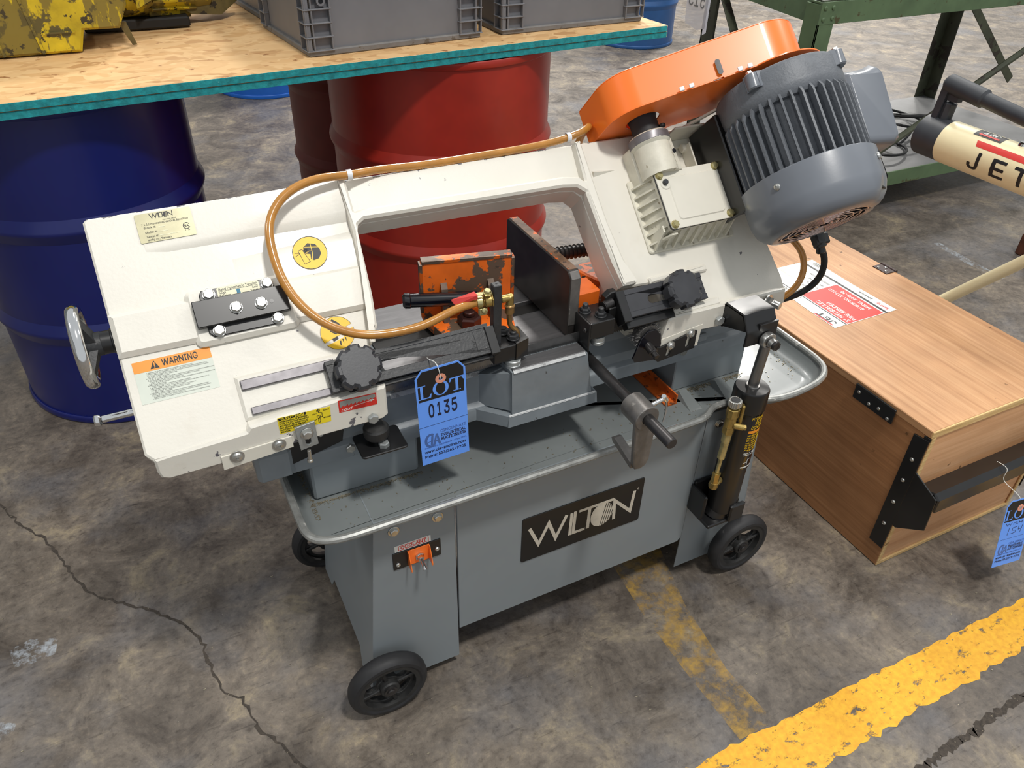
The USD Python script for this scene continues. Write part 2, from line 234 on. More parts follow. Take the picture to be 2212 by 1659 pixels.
# ------------------------------------------------------------------ scene-graph helpers
USED = {}
def numbered(parent, name):
    k = (str(parent), name); i = USED.get(k, 0); USED[k] = i + 1
    return name if i == 0 else f'{name}_{i:03d}'
BASE = {}
def thing(name, label, cat, loc=(0, 0, 0), group=None, kind=None):
    p = '/World/' + numbered('/World', name)
    x = UsdGeom.Xform.Define(stage, p); x.AddTranslateOp().Set(tuple(map(float, loc))); o = x.GetPrim()
    if label: o.SetCustomDataByKey('label', label)
    if cat: o.SetCustomDataByKey('category', cat)
    if group: o.SetCustomDataByKey('group', group)
    if kind: o.SetCustomDataByKey('kind', kind)
    BASE[p] = np.array(loc, float)
    return p
def part(parent, name, mesh, m, label=None, smooth=32, kind=None):
    p = parent + '/' + numbered(parent, name)
    root = '/'.join(parent.split('/')[:3])
    if isinstance(mesh, (list, tuple)): mesh = trimesh.util.concatenate([t for t in mesh if t is not None])
    v = np.array(mesh.vertices) - BASE[root]
    q = usdkit.mesh(stage, p, (v, np.array(mesh.faces)), MATS[m], smooth=smooth)
    if label: q.GetPrim().SetCustomDataByKey('label', label)
    if kind: q.GetPrim().SetCustomDataByKey('kind', kind)
    return p
def single(name, label, cat, mesh, m, group=None, smooth=32, kind=None):
    p = '/World/' + numbered('/World', name)
    if isinstance(mesh, (list, tuple)): mesh = trimesh.util.concatenate(mesh)
    q = usdkit.mesh(stage, p, (np.array(mesh.vertices), np.array(mesh.faces)), MATS[m], smooth=smooth).GetPrim()
    for k, v in (('label', label), ('category', cat), ('group', group), ('kind', kind)):
        if v: q.SetCustomDataByKey(k, v)
    return p

# ------------------------------------------------------------------ geometry helpers
def frame(o, x, y, z=None):
    x = np.array(x, float); x /= np.linalg.norm(x); y = np.array(y, float); y -= x * (x @ y); y /= np.linalg.norm(y)
    m = np.eye(4); m[:3, 0] = x; m[:3, 1] = y; m[:3, 2] = np.cross(x, y); m[:3, 3] = o
    return m
WF = np.eye(4)
S2 = math.sqrt(0.5)
HO = np.array([0, 0.92, 0.690])
HF = frame(HO, (1, 0, 0), (0, S2, S2))                       # saw head: u along, v up the slope, w out of the plate
def FF(y): return frame((0, y, 0), (1, 0, 0), (0, 0, 1))     # a front-facing vertical plane: x, z, out = -y
def hp(u, v, w=0.0): return (HF @ [u, v, w, 1])[:3]
def xf(mesh, m):
    mesh = mesh.copy(); mesh.apply_transform(m); return mesh
def ring_inset(p, c):
    p = np.asarray(p, float); a = p - np.roll(p, 1, 0); b = np.roll(p, -1, 0) - p
    a /= np.linalg.norm(a, axis=1, keepdims=True) + 1e-12; b /= np.linalg.norm(b, axis=1, keepdims=True) + 1e-12
    na, nb = np.stack([-a[:, 1], a[:, 0]], 1), np.stack([-b[:, 1], b[:, 0]], 1)
    k = na + nb; d = (k * na).sum(1, keepdims=True)
    return p + c * k / np.maximum(d, 0.35)
def rings_of(poly):
    if isinstance(poly, Polygon): outer, holes = list(poly.exterior.coords)[:-1], [list(h.coords)[:-1] for h in poly.interiors]
    elif isinstance(poly, tuple): outer, holes = poly
    else: outer, holes = poly, []
    def area(p): p = np.asarray(p); return 0.5 * np.sum(p[:, 0] * np.roll(p[:, 1], -1) - np.roll(p[:, 0], -1) * p[:, 1])
    outer = np.asarray(outer, float); outer = outer if area(outer) > 0 else outer[::-1]
    hs = []
    for h in holes:
        h = np.asarray(h, float); hs.append(h if area(h) < 0 else h[::-1])
    return [outer] + hs
def prism(poly, z0, z1, c=0.0, c0=0.0, M=None):
    """Extrusion of a 2-D polygon from z0 to z1, its top edges chamfered by c, bottom ones by c0."""
    if isinstance(poly, MultiPolygon): return trimesh.util.concatenate([prism(g, z0, z1, c, c0, M) for g in poly.geoms])
    R = rings_of(poly); V, Fc = [], []; base = 0
    levels = ([(z0, c0)] if c0 else []) + [(z0 + c0, 0), (z1 - c, 0)] + ([(z1, c)] if c else [])
    tops, bots = [], []
    for r in R:
        n = len(r)
        for z, k in levels:
            q = ring_inset(r, k) if k else r
            V.append(np.column_stack([q, np.full(n, z)]))
        for l in range(len(levels) - 1):
            i = np.arange(n); j = (i + 1) % n; a = base + l * n; b = a + n
            Fc += [np.stack([a + i, a + j, b + j], 1), np.stack([a + i, b + j, b + i], 1)]
        bots.append((base, n)); tops.append((base + (len(levels) - 1) * n, n)); base += len(levels) * n
    V = np.vstack(V)
    for caps, flip in ((tops, False), (bots, True)):
        idx = np.concatenate([np.arange(b, b + n) for b, n in caps]); ends = np.cumsum([n for _, n in caps]).astype(np.uint32)
        t = earcut.triangulate_float64(np.ascontiguousarray(V[idx, :2]), ends).reshape(-1, 3).astype(int)
        if len(t):
            q = V[idx][t]; ar = (q[:, 1, 0] - q[:, 0, 0]) * (q[:, 2, 1] - q[:, 0, 1]) - (q[:, 2, 0] - q[:, 0, 0]) * (q[:, 1, 1] - q[:, 0, 1])
            t = np.where((ar < 0)[:, None], t[:, ::-1], t)
            Fc.append(idx[t[:, ::-1] if flip else t])
    m = trimesh.Trimesh(V, np.vstack(Fc), process=False)
    return xf(m, M) if M is not None else m
def rrect(x0, x1, y0, y1, r=0.0, n=4):
    if r <= 0: return [(x0, y0), (x1, y0), (x1, y1), (x0, y1)]
    out = []
    for cx, cy, a in ((x1 - r, y0 + r, -90), (x1 - r, y1 - r, 0), (x0 + r, y1 - r, 90), (x0 + r, y0 + r, 180)):
        for k in range(n + 1):
            t = math.radians(a + 90 * k / n); out.append((cx + r * math.cos(t), cy + r * math.sin(t)))
    return out
def circ(cx, cy, r, n=32): return [(cx + r * math.cos(2 * math.pi * k / n), cy + r * math.sin(2 * math.pi * k / n)) for k in range(n)]
def box(x0, x1, y0, y1, z0, z1, c=0.0015, M=None):
    x0, x1 = min(x0, x1), max(x0, x1); y0, y1 = min(y0, y1), max(y0, y1); z0, z1 = min(z0, z1), max(z0, z1)
    c = min(c, 0.3 * min(x1 - x0, y1 - y0, z1 - z0))
    p = [(x0 + c, y0), (x1 - c, y0), (x1, y0 + c), (x1, y1 - c), (x1 - c, y1), (x0 + c, y1), (x0, y1 - c), (x0, y0 + c)] if c > 0 else rrect(x0, x1, y0, y1)
    return prism(p, z0, z1, c, c, M)
def beam(p0, p1, w, h, up=(0, 0, 1), c=0.001):
    p0, p1 = np.array(p0, float), np.array(p1, float); d = p1 - p0; L = np.linalg.norm(d)
    M = frame(p0, d, np.cross(up, d) if abs(np.dot(up, d / L)) < 0.99 else (0, 1, 0))
    return box(0, L, -w / 2, w / 2, -h / 2, h / 2, c, M)
def axis_frame(p, d):
    d = np.array(d, float); d /= np.linalg.norm(d); a = np.array([1.0, 0, 0]) if abs(d[0]) < 0.8 else np.array([0, 1.0, 0])
    x = np.cross(a, d); x /= np.linalg.norm(x); m = np.eye(4); m[:3, 0] = x; m[:3, 1] = np.cross(d, x); m[:3, 2] = d; m[:3, 3] = p
    return m
def lathe(prof, p=(0, 0, 0), d=(0, 0, 1), n=28):
    prof = np.asarray(prof, float); k = len(prof); a = np.linspace(0, 2 * math.pi, n, endpoint=False)
    V = np.stack([prof[:, 0][:, None] * np.cos(a), prof[:, 0][:, None] * np.sin(a), np.repeat(prof[:, 1][:, None], n, 1)], -1).reshape(-1, 3)
    i, j = np.meshgrid(np.arange(k - 1), np.arange(n), indexing='ij'); i, j = i.ravel(), j.ravel(); j2 = (j + 1) % n
    Fc = np.vstack([np.stack([i * n + j, i * n + j2, (i + 1) * n + j2], 1), np.stack([i * n + j, (i + 1) * n + j2, (i + 1) * n + j], 1)])
    m = trimesh.Trimesh(V, Fc, process=False)
    if prof[0, 1] > prof[-1, 1]: m.invert()
    m = trimesh.Trimesh(m.vertices, m.faces[m.area_faces > 1e-13], process=False)
    return xf(m, axis_frame(p, d))
def cyl(p0, p1, r, n=20, c=None, r1=None):
    p0, p1 = np.array(p0, float), np.array(p1, float); L = np.linalg.norm(p1 - p0); r1 = r if r1 is None else r1
    c = min(0.0015, 0.2 * r, 0.3 * L) if c is None else c
    return lathe([(0, 0), (r - c, 0), (r, c), (r1, L - c), (r1 - c, L), (0, L)], p0, p1 - p0, n)
def tube(path, r, n=10, closed=False):
    P = np.asarray(path, float); k = len(P); T = np.gradient(P, axis=0)
    if closed: T = np.roll(P, -1, 0) - np.roll(P, 1, 0)
    T /= np.linalg.norm(T, axis=1, keepdims=True) + 1e-12
    x = np.cross(T[0], (0, 0, 1.0)); x = x if np.linalg.norm(x) > 0.1 else np.cross(T[0], (1.0, 0, 0)); x /= np.linalg.norm(x)
    a = np.linspace(0, 2 * math.pi, n, endpoint=False); r = np.broadcast_to(r, (k,)); V = []
    for i in range(k):
        x = x - T[i] * (x @ T[i]); x /= np.linalg.norm(x); y = np.cross(T[i], x)
        V.append(P[i] + r[i] * (np.cos(a)[:, None] * x + np.sin(a)[:, None] * y))
    V = np.vstack(V); kk = k if closed else k - 1
    i, j = np.meshgrid(np.arange(kk), np.arange(n), indexing='ij'); i, j = i.ravel(), j.ravel(); j2 = (j + 1) % n; i2 = (i + 1) % k
    Fc = [np.stack([i * n + j, i * n + j2, i2 * n + j2], 1), np.stack([i * n + j, i2 * n + j2, i2 * n + j], 1)]
    if not closed:
        V = np.vstack([V, P[0], P[-1]]); j = np.arange(n); j2 = (j + 1) % n
        Fc += [np.stack([np.full(n, k * n), j2, j], 1), np.stack([np.full(n, k * n + 1), (k - 1) * n + j, (k - 1) * n + j2], 1)]
    return trimesh.Trimesh(V, np.vstack(Fc), process=False)
def spline(pts, n=60, closed=False):
    P = np.asarray(pts, float); d = np.linalg.norm(np.diff(P, axis=0), axis=1); t = np.concatenate([[0], np.cumsum(d)])
    from scipy.interpolate import CubicSpline
    return CubicSpline(t, P, bc_type='natural')(np.linspace(0, t[-1], n))
def hexbolt(p, d, s, h, washer=0.0, n=6):
    """Hexagon head across corners 2 s, h tall, standing at p along d."""
    out = [lathe([(0, 0), (s, 0), (s, h * 0.8), (s * 0.84, h), (0, h)], p, d, n)]
    if washer: out.append(cyl(p, np.array(p) + np.array(d, float) / np.linalg.norm(d) * h * 0.22, washer, 20, 0.0004))
    return trimesh.util.concatenate(out)
def panhead(p, d, r):
    d = np.array(d, float) / np.linalg.norm(d)
    return lathe([(0, 0), (r, 0), (r, r * 0.25), (r * 0.8, r * 0.55), (r * 0.3, r * 0.68), (r * 0.2, r * 0.4), (0, r * 0.4)], p, d, 16)
def hull(pts): return trimesh.convex.convex_hull(np.asarray(pts, float))
def stroke(pts, w, cap=2): return LineString(pts).buffer(w / 2, cap_style=cap, join_style=2, mitre_limit=3)
def text(s, h, M, x=0.0, y=0.0, depth=0.0003, bold=False, align='l', width=None, shear=0.0):
    t = meshkit.text_mesh(s, h, depth, bold); b = t.bounds
    if width: t.apply_scale([width / (b[1, 0] - b[0, 0]), 1, 1]); b = t.bounds
    off = {'l': 0, 'c': -(b[0, 0] + b[1, 0]) / 2, 'r': -b[1, 0]}[align]
    t.vertices[:, 0] += off + shear * t.vertices[:, 1] + x; t.vertices[:, 1] += y
    return xf(t, M)
def sub(M, u, v, w=0.0, rot=0.0):
    t = trimesh.transformations.rotation_matrix(rot, [0, 0, 1]); t[:3, 3] = (u, v, w)
    return M @ t

# ================================================================== FLOOR (the setting)
FLOOR = thing('floor', 'stained brown-grey concrete workshop floor with yellow lines', 'floor', kind='structure')
part(FLOOR, 'concrete_slab', box(-9, 14, -5, 16, -0.12, 0.0, 0), 'concrete', smooth=False)
for nm, b in (('wall_back', box(-9, 14, 16, 16.2, 0, 6.5, 0)), ('wall_right', box(14, 14.2, -5, 16, 0, 6.5, 0)), ('wall_left', box(-9.2, -9, -5, 16, 0, 6.5, 0))):
    single(nm, None, None, b, 'wall_paint', kind='structure', smooth=False)
def ground_strip(pts_l, pts_r, z=0.0004):
    a, b = np.array(pts_l, float), np.array(pts_r, float); k = len(a)
    V = np.vstack([np.column_stack([a, np.full(k, z)]), np.column_stack([b, np.full(k, z)])]); i = np.arange(k - 1)
    m = trimesh.Trimesh(V, np.vstack([np.stack([i, k + i, k + i + 1], 1), np.stack([i, k + i + 1, i + 1], 1)]), process=False)
    if m.face_normals[0, 2] < 0: m.invert()
    return m
def ragged(p, q, w0, w1, n, amp, seed):
    r = np.random.default_rng(seed); t = np.linspace(0, 1, n)[:, None]; c = np.array(p) * (1 - t) + np.array(q) * t
    return c + np.column_stack([np.zeros(n), r.normal(0, amp, n)])
part(FLOOR, 'painted_line', ground_strip(ragged((0.3, 0.504), (4.2, 0.445), 0, 0, 260, 0.0022, 1), ragged((0.3, 0.384), (4.2, 0.425), 0, 0, 260, 0.0032, 2)), 'line_yellow', 'bright yellow floor line with worn edges')
fl = np.array([(0.795, 1.25), (0.783, 0.98), (0.768, 0.82), (0.767, 0.666), (0.773, 0.50)]); fr = np.array([(0.93, 1.25), (0.915, 0.97), (0.868, 0.80), (0.848, 0.63), (0.86, 0.50)])
part(FLOOR, 'painted_line', ground_strip(fl, fr, 0.0003), 'line_faded', 'faded old yellow line under the saw')
part(FLOOR, 'painted_line', ground_strip([(2.935, 1.86), (2.905, 1.69), (2.91, 1.53)], [(2.965, 1.86), (2.945, 1.69), (2.94, 1.53)], 0.0003), 'chalk', 'short pale chalk streak')
part(FLOOR, 'scuff_mark', ground_strip([(-0.47, 1.31), (-0.43, 1.32), (-0.38, 1.30)], [(-0.46, 1.26), (-0.43, 1.255), (-0.385, 1.26)], 0.0003), 'chalk')
part(FLOOR, 'scuff_mark', ground_strip([(-0.52, 1.14), (-0.48, 1.14), (-0.455, 1.125)], [(-0.52, 1.10), (-0.48, 1.10), (-0.46, 1.11)], 0.0003), 'chalk')
def crack(pts, w, seed, n=110):
    P = spline([(x, y, 0) for x, y in pts], n)[:, :2]; r = np.random.default_rng(seed); P = P + r.normal(0, 0.0026, P.shape)
    T = np.gradient(P, axis=0); T /= np.linalg.norm(T, axis=1, keepdims=True); N2 = np.column_stack([-T[:, 1], T[:, 0]])
    ww = w * (0.45 + 0.9 * r.random(n))[:, None]
    return ground_strip(P + N2 * ww, P - N2 * ww * 0.8, 0.0005)
part(FLOOR, 'crack', crack([(-0.60, 1.93), (-0.498, 1.792), (-0.466, 1.717), (-0.412, 1.625), (-0.352, 1.488), (-0.339, 1.453), (-0.317, 1.407), (-0.265, 1.347), (-0.195, 1.287), (-0.138, 1.214), (-0.113, 1.158), (-0.108, 1.106), (-0.098, 1.055), (-0.083, 1.014), (-0.057, 0.985), (-0.053, 0.94), (-0.032, 0.894), (0.004, 0.828), (0.02, 0.78), (0.04, 0.72)], 0.0034, 5), 'crack_dirt')
part(FLOOR, 'crack', crack([(1.30, 1.62), (1.45, 1.70), (1.62, 1.66), (1.9, 1.78)], 0.0016, 8, 60), 'crack_dirt')
part(FLOOR, 'expansion_joint', crack([(0.6, 0.300), (1.055, 0.308), (1.236, 0.318), (1.356, 0.321), (2.2, 0.335)], 0.0085, 9, 240), 'crack_dirt')
gr = []
for k in range(420):
    x, y = rng.uniform(-0.7, 2.2), rng.uniform(0.25, 2.0); s = rng.uniform(0.0008, 0.0022)
    gr.append(box(x, x + s * rng.uniform(1, 3), y, y + s, 0.0, s * 0.5, 0))
part(FLOOR, 'floor_debris', gr, 'metal_chip', smooth=False, kind='stuff')

# ================================================================== BAND SAW
SAW = thing('band_saw', 'grey and cream horizontal band saw with dark-grey motor and orange belt guard on wheeled stand', 'band saw', (0.62, 1.05, 0))
# ---- stand
YF, YR = 0.885, 1.225
def stand_leg(side):
    s = 1 if side == 'l' else -1
    fx = (lambda x: x) if s > 0 else (lambda x: 1.25 - x)
    t = 0.0022; out = []
    for y, sg in ((YF, 1), (YR, -1)):
        poly = [(fx(0.1735), 0.026), (fx(0.357), 0.026), (fx(0.354), 0.475), (fx(0.212), 0.475)]
        out.append(prism(poly, -t if sg > 0 else 0, 0 if sg > 0 else t, 0.0008, 0, FF(y)))
    # end plate, leaning with the flare, with its arched lower edge
    prof = [(YF, 0.475), (YR, 0.475), (YR, 0.02), (1.172, 0.022), (1.150, 0.062), (0.968, 0.062), (0.952, 0.02), (YF, 0.02)]
    a = np.array([(fx(0.1735), 0, 0.026)]); top = np.array([fx(0.212), 0, 0.475]); d = np.array([fx(0.212) - fx(0.1735), 0, 0.449]); L = np.linalg.norm(d)
    M = frame((fx(0.1735) - (0.026 / 0.449) * (d[0]), 0, 0), (0, 1, 0), d)
    pl = [(y, z * L / 0.449) for y, z in prof]
    out.append(prism(pl, -t / 2, t / 2, 0.0005, 0, M))
    return out
part(SAW, 'stand_leg', stand_leg('l'), 'grey_paint'); part(SAW, 'stand_leg', stand_leg('r'), 'grey_paint')
part(SAW, 'front_panel', prism([(0.3585, 0.114), (0.884, 0.118), (0.893, 0.128), (0.893, 0.475), (0.3585, 0.475)], -0.003, 0.001, 0.0008, 0, FF(YF)), 'grey_paint')
part(SAW, 'rear_panel', prism(rrect(0.356, 0.894, 0.116, 0.475), -0.003, 0.0, 0.0008, 0, FF(YR + 0.003)), 'grey_paint')
for x, y in ((0.244, YF), (0.323, YF), (0.928, YF)):
    part(SAW, 'leg_bolt', hexbolt((x, y, 0.4425), (0, -1, 0), 0.0075, 0.006, 0.0105), 'zinc')
def wheel(cx, cy, out):
    """Cast iron wheel with four spokes in a black rubber tyre; out = -1 faces the camera."""
    r, w = 0.0775, 0.034; cz = r + 0.0005; o = (cx, cy - w / 2, cz)
    tyre = lathe([(0.060, 0.002), (0.064, 0.0), (0.070, 0.001), (0.0755, 0.006), (r, 0.013), (r, w - 0.013), (0.0755, w - 0.006), (0.070, w - 0.001), (0.064, w), (0.060, w - 0.002), (0.060, 0.002)], o, (0, 1, 0), 48)
    p = part(SAW, 'wheel', tyre, 'black_rubber')
    web = [lathe([(0.052, 0.003), (0.0605, 0.002), (0.0605, w - 0.002), (0.052, w - 0.003), (0.050, w / 2), (0.052, 0.003)], o, (0, 1, 0), 40), lathe([(0.006, 0.0), (0.017, 0.0), (0.019, 0.003), (0.019, w - 0.003), (0.017, w), (0.006, w)], o, (0, 1, 0), 24)]
    M = FF(cy - w / 2)
    full = Polygon(circ(cx, cz, 0.053, 40)); holes = []
    for k in range(4):
        a = math.radians(45 + 90 * k + 12)
        holes.append(LineString([(cx + 0.034 * math.cos(a + t), cz + 0.034 * math.sin(a + t)) for t in np.linspace(-0.34, 0.34, 7)]).buffer(0.0105))
    web.append(prism(full.difference(unary_union(holes)), -w * 0.62, -w * 0.38, 0.001, 0.001, M))
    for k in range(4):
        a = math.radians(90 * k + 12); d = np.array([math.cos(a), math.sin(a)]); q = np.array([cx, cz])
        web.append(prism(stroke([q + d * 0.015, q + d * 0.055], 0.008), -w * 0.7, -w * 0.26, 0.0015, 0, M))
    part(p, 'spoked_hub', web, 'wheel_iron')
    part(p, 'axle', [cyl((cx, cy - w / 2 - 0.006, cz), (cx, cy + w / 2 + 0.02, cz), 0.0075, 16), lathe([(0.0075, 0), (0.0125, 0), (0.0125, 0.003), (0.0075, 0.003)], (cx, cy - w / 2 - 0.003, cz), (0, 1, 0), 20)], 'dark_steel')
for x, y in ((0.196, 0.853), (1.036, 0.849), (0.190, 1.258), (1.046, 1.258)): wheel(x, y, -1)

# ---- chip tray with rolled rim
RIM = [(0.101, 1.22), (0.101, 0.905), (0.105, 0.876), (0.120, 0.857), (0.150, 0.848), (0.19, 0.847), (0.50, 0.848), (0.835, 0.849), (0.862, 0.855), (0.880, 0.868), (0.896, 0.874), (0.975, 0.872), (0.990, 0.862), (1.003, 0.846), (1.045, 0.838), (1.10, 0.842), (1.150, 0.853), (1.183, 0.876), (1.196, 0.91), (1.197, 0.95), (1.197, 1.22), (1.19, 1.25), (1.16, 1.268), (0.14, 1.268), (0.11, 1.25)]
RIM = np.array(RIM)
for _ in range(2): RIM = np.stack([0.75 * RIM + 0.25 * np.roll(RIM, -1, 0), 0.25 * RIM + 0.75 * np.roll(RIM, -1, 0)], 1).reshape(-1, 2)
def inset(P, c): return np.array(ring_inset(P, c))
ctr = RIM.mean(0)
rp = np.array(RIM); area = 0.5 * np.sum(rp[:, 0] * np.roll(rp[:, 1], -1) - np.roll(rp[:, 0], -1) * rp[:, 1])
if area < 0: rp = rp[::-1]
lv = [(inset(rp, 0.002), 0.505), (inset(rp, 0.008), 0.495), (inset(rp, 0.014), 0.483), (inset(rp, 0.024), 0.476), (inset(rp, 0.04), 0.4745)]
lo = [(q, z - 0.0022) for q, z in lv]
seq = lv[::-1] and (lo[::-1] + lv); seq = [lo[4], lo[3], lo[2], lo[1], lo[0], lv[0], lv[1], lv[2], lv[3], lv[4]]
n = len(rp); V = np.vstack([np.column_stack([q, np.full(n, z)]) for q, z in seq]); Fc = []
i = np.arange(n); j = (i + 1) % n
for l in range(len(seq) - 1):
    a, b = l * n, (l + 1) * n; Fc += [np.stack([a + i, a + j, b + j], 1), np.stack([a + i, b + j, b + i], 1)]
t = earcut.triangulate_float64(np.ascontiguousarray(lv[4][0]), np.array([n], np.uint32)).reshape(-1, 3).astype(int)
Fc += [t + 9 * n, t[:, ::-1]]
tray = trimesh.Trimesh(V, np.vstack(Fc), process=False); tray.fix_normals()
TR = part(SAW, 'chip_tray', tray, 'tray_paint', smooth=50)
part(TR, 'rolled_rim', tube(np.column_stack([rp, np.full(n, 0.5045)]), 0.0068, 10, closed=True), 'worn_rim')
for x0, x1 in ((0.872, 0.902), (0.962, 0.992)):
    part(TR, 'drain_flute', hull([(x + sx, y, z) for x, y, z, sx in ((x0, 0.962, 0.474, 0), (x0, 0.962, 0.4855, 0.006), (x1, 0.962, 0.4855, -0.006), (x1, 0.962, 0.474, 0), (x0 - 0.004, 0.905, 0.474, 0), (x1 - 0.004, 0.905, 0.474, 0), (x0, 0.91, 0.478, 0.008), (x1, 0.91, 0.478, -0.008), (x0, 0.972, 0.474, 0), (x1, 0.972, 0.474, 0))]), 'tray_paint')
ch = []
for k in range(1500):
    m = rng.random()
    if m < 0.30: x, y = rng.uniform(0.875, 1.04), 0.972 - abs(rng.normal(0, 0.006))
    elif m < 0.55: x, y = rng.uniform(0.13, 0.33), 0.970 - abs(rng.normal(0, 0.0035))
    elif m < 0.72: x, y = 0.137 - abs(rng.normal(0, 0.006)), rng.uniform(0.93, 1.1)
    elif m < 0.88: x, y = 1.165 + rng.normal(0, 0.01), rng.uniform(0.93, 1.15)
    else: x, y = rng.uniform(0.15, 1.15), rng.uniform(0.89, 0.97)
    s = rng.uniform(0.0006, 0.0018); a = rng.uniform(0, 3.1)
    M = trimesh.transformations.rotation_matrix(a, [0, 0, 1]); M[:3, 3] = (x, y, 0.4746)
    ch.append(box(-s, s, -s * 0.4, s * 0.4, 0, s * 0.8, 0, M))
part(TR, 'metal_chips', ch, 'metal_chip', smooth=False, kind='stuff')
# ---- bed
part(SAW, 'spacer_block', box(0.140, 0.326, 0.976, 1.19, 0.4745, 0.562, 0.004), 'grey_paint')
part(SAW, 'spacer_block', box(0.873, 1.05, 0.978, 1.19, 0.4745, 0.562, 0.002), 'grey_paint')
XM = lambda x: frame((x, 0, 0), (0, 1, 0), (0, 0, 1))       # profile in y, z swept along +x
bedL = [(0.964, 0.560), (1.21, 0.560), (1.21, 0.664), (0.998, 0.664), (0.990, 0.656), (0.979, 0.651), (0.9745, 0.646), (0.9745, 0.592), (0.966, 0.586), (0.964, 0.582)]
bedR = [(0.964, 0.560), (1.21, 0.560), (1.21, 0.664), (0.998, 0.664), (0.994, 0.630), (0.985, 0.620), (0.9745, 0.612), (0.9745, 0.592), (0.966, 0.586), (0.964, 0.582)]
bed = [prism(bedL, 0, 0.43, 0.003, 0.003, XM(0.065)), prism(bedR, 0, 0.43, 0.003, 0.003, XM(0.645)), prism(bedL, 0, 0.156, 0, 0, XM(0.49)), box(0.058, 0.115, 0.955, 1.05, 0.560, 0.618, 0.006)]
# front table box, tapering upward, on its flange
def frustum(b, tp, c=0.0):
    return hull([(x, y, b[4]) for x in b[:2] for y in b[2:4]] + [(x, y, tp[4]) for x in tp[:2] for y in tp[2:4]])
bed += [frustum((0.483, 0.645, 0.926, 1.0, 0.56), (0.479, 0.624, 0.9245, 1.0, 0.673)), frustum((0.473, 0.652, 0.921, 1.0, 0.56), (0.475, 0.65, 0.9225, 1.0, 0.583)), hull([(0.44, 0.976, 0.585), (0.44, 0.976, 0.65), (0.483, 0.93, 0.588), (0.480, 0.93, 0.668), (0.49, 0.98, 0.585), (0.49, 0.98, 0.66)]), hull([(0.43, 0.966, 0.56), (0.43, 0.966, 0.584), (0.475, 0.922, 0.56), (0.475, 0.9225, 0.583), (0.49, 0.97, 0.56), (0.49, 0.97, 0.583)])]
bed += [box(0.84, 0.93, 0.966, 0.976, 0.590, 0.607, 0.004)]
BED = part(SAW, 'bed_casting', bed, 'bed_paint', smooth=28)
part(BED, 'worn_edge', [prism([(0.9228, 0.6715), (0.9268, 0.6755), (0.9285, 0.6745), (0.925, 0.670)], 0, 0.138, 0, 0, XM(0.482)), prism([(0.9218, 0.5820), (0.9245, 0.5845), (0.9257, 0.5838), (0.923, 0.5815)], 0, 0.172, 0, 0, XM(0.476)), prism([(0.974, 0.647), (0.980, 0.6525), (0.9815, 0.651), (0.9755, 0.6455)], 0, 0.16, 0, 0, XM(0.285))], 'bright_edge')
part(BED, 'box_top', [box(0.482, 0.622, 0.9265, 0.9565, 0.672, 0.6765, 0.0012)], 'machined_steel')
part(SAW, 'saw_table', [box(0.29, 0.69, 0.966, 1.078, 0.664, 0.6765, 0.001), box(0.29, 0.97, 1.118, 1.205, 0.664, 0.6765, 0.001), box(0.69, 0.97, 1.0, 1.078, 0.664, 0.6765, 0.001)], 'machined_steel')
part(SAW, 'vise_slot', box(0.30, 0.96, 1.078, 1.118, 0.655, 0.668, 0), 'black_grime')
for x, z in ((0.208, 0.578), (0.872, 0.582), (1.035, 0.60)):
    part(SAW, 'bed_bolt', hexbolt((x, 0.966, z), (0, -1, 0), 0.0085, 0.006), 'zinc')
# ---- vise
VJ = part(SAW, 'fixed_jaw', prism([(0.978, 0.677), (1.222, 0.677), (1.222, 0.797), (1.214, 0.802), (0.99, 0.802), (0.978, 0.790)], 0, 0.021, 0.0018, 0.0018, XM(0.612)), 'jaw_steel')
part(VJ, 'jaw_edge', [prism([(0.9772, 0.70), (0.9772, 0.790), (0.986, 0.8), (0.990, 0.8), (0.981, 0.789), (0.981, 0.70)], 0.0015, 0.0195, 0.0008, 0.0008, XM(0.612))], 'stop_steel')
part(VJ, 'jaw_edge', [prism([(0.99, 0.8005), (1.214, 0.8005), (1.214, 0.8028), (0.99, 0.8028)], 0.0018, 0.0192, 0.0006, 0.0006, XM(0.612))], 'jaw_rust')
part(VJ, 'jaw_bracket', [prism([(0.636, 1.02), (0.80, 1.02), (0.80, 1.18), (0.636, 1.18)], 0.677, 0.694, 0.003), hull([(0.634, 1.06, 0.69), (0.634, 1.085, 0.69), (0.634, 1.06, 0.78), (0.634, 1.085, 0.78), (0.76, 1.06, 0.69), (0.76, 1.085, 0.69), (0.74, 1.06, 0.71), (0.74, 1.085, 0.71)]), box(0.634, 0.69, 1.0, 1.05, 0.694, 0.745, 0.004)], 'jaw_orange')
part(VJ, 'jaw_bolt', hexbolt((0.646, 0.995, 0.694), (0, 0, 1), 0.012, 0.012), 'galvanised')
screw = [cyl((0.62, 1.135, 0.755), (0.98, 1.135, 0.735), 0.011, 16)]
for k in range(30):
    x = 0.66 + k * 0.009; screw.append(lathe([(0.0105, -0.0022), (0.0138, 0), (0.0105, 0.0022)], (x, 1.135, 0.755 - (x - 0.62) * 0.0556), (1, 0, -0.0556), 16))
part(SAW, 'lead_screw', screw, 'dark_steel')
ja = math.atan2(1.082 - 1.120, 0.559 - 0.397); JM = frame((0.397, 1.120, 0), (math.cos(ja), math.sin(ja), 0), (0, 0, 1)); JL = 0.166
plate = prism([(0.0, 0.690), (0.006, 0.677), (JL - 0.006, 0.677), (JL, 0.70), (JL, 0.792), (JL - 0.008, 0.800), (0.008, 0.800), (0, 0.793)], -0.018, 0.0, 0.002, 0.002, JM)
J = part(SAW, 'moving_jaw', plate, 'jaw_orange')
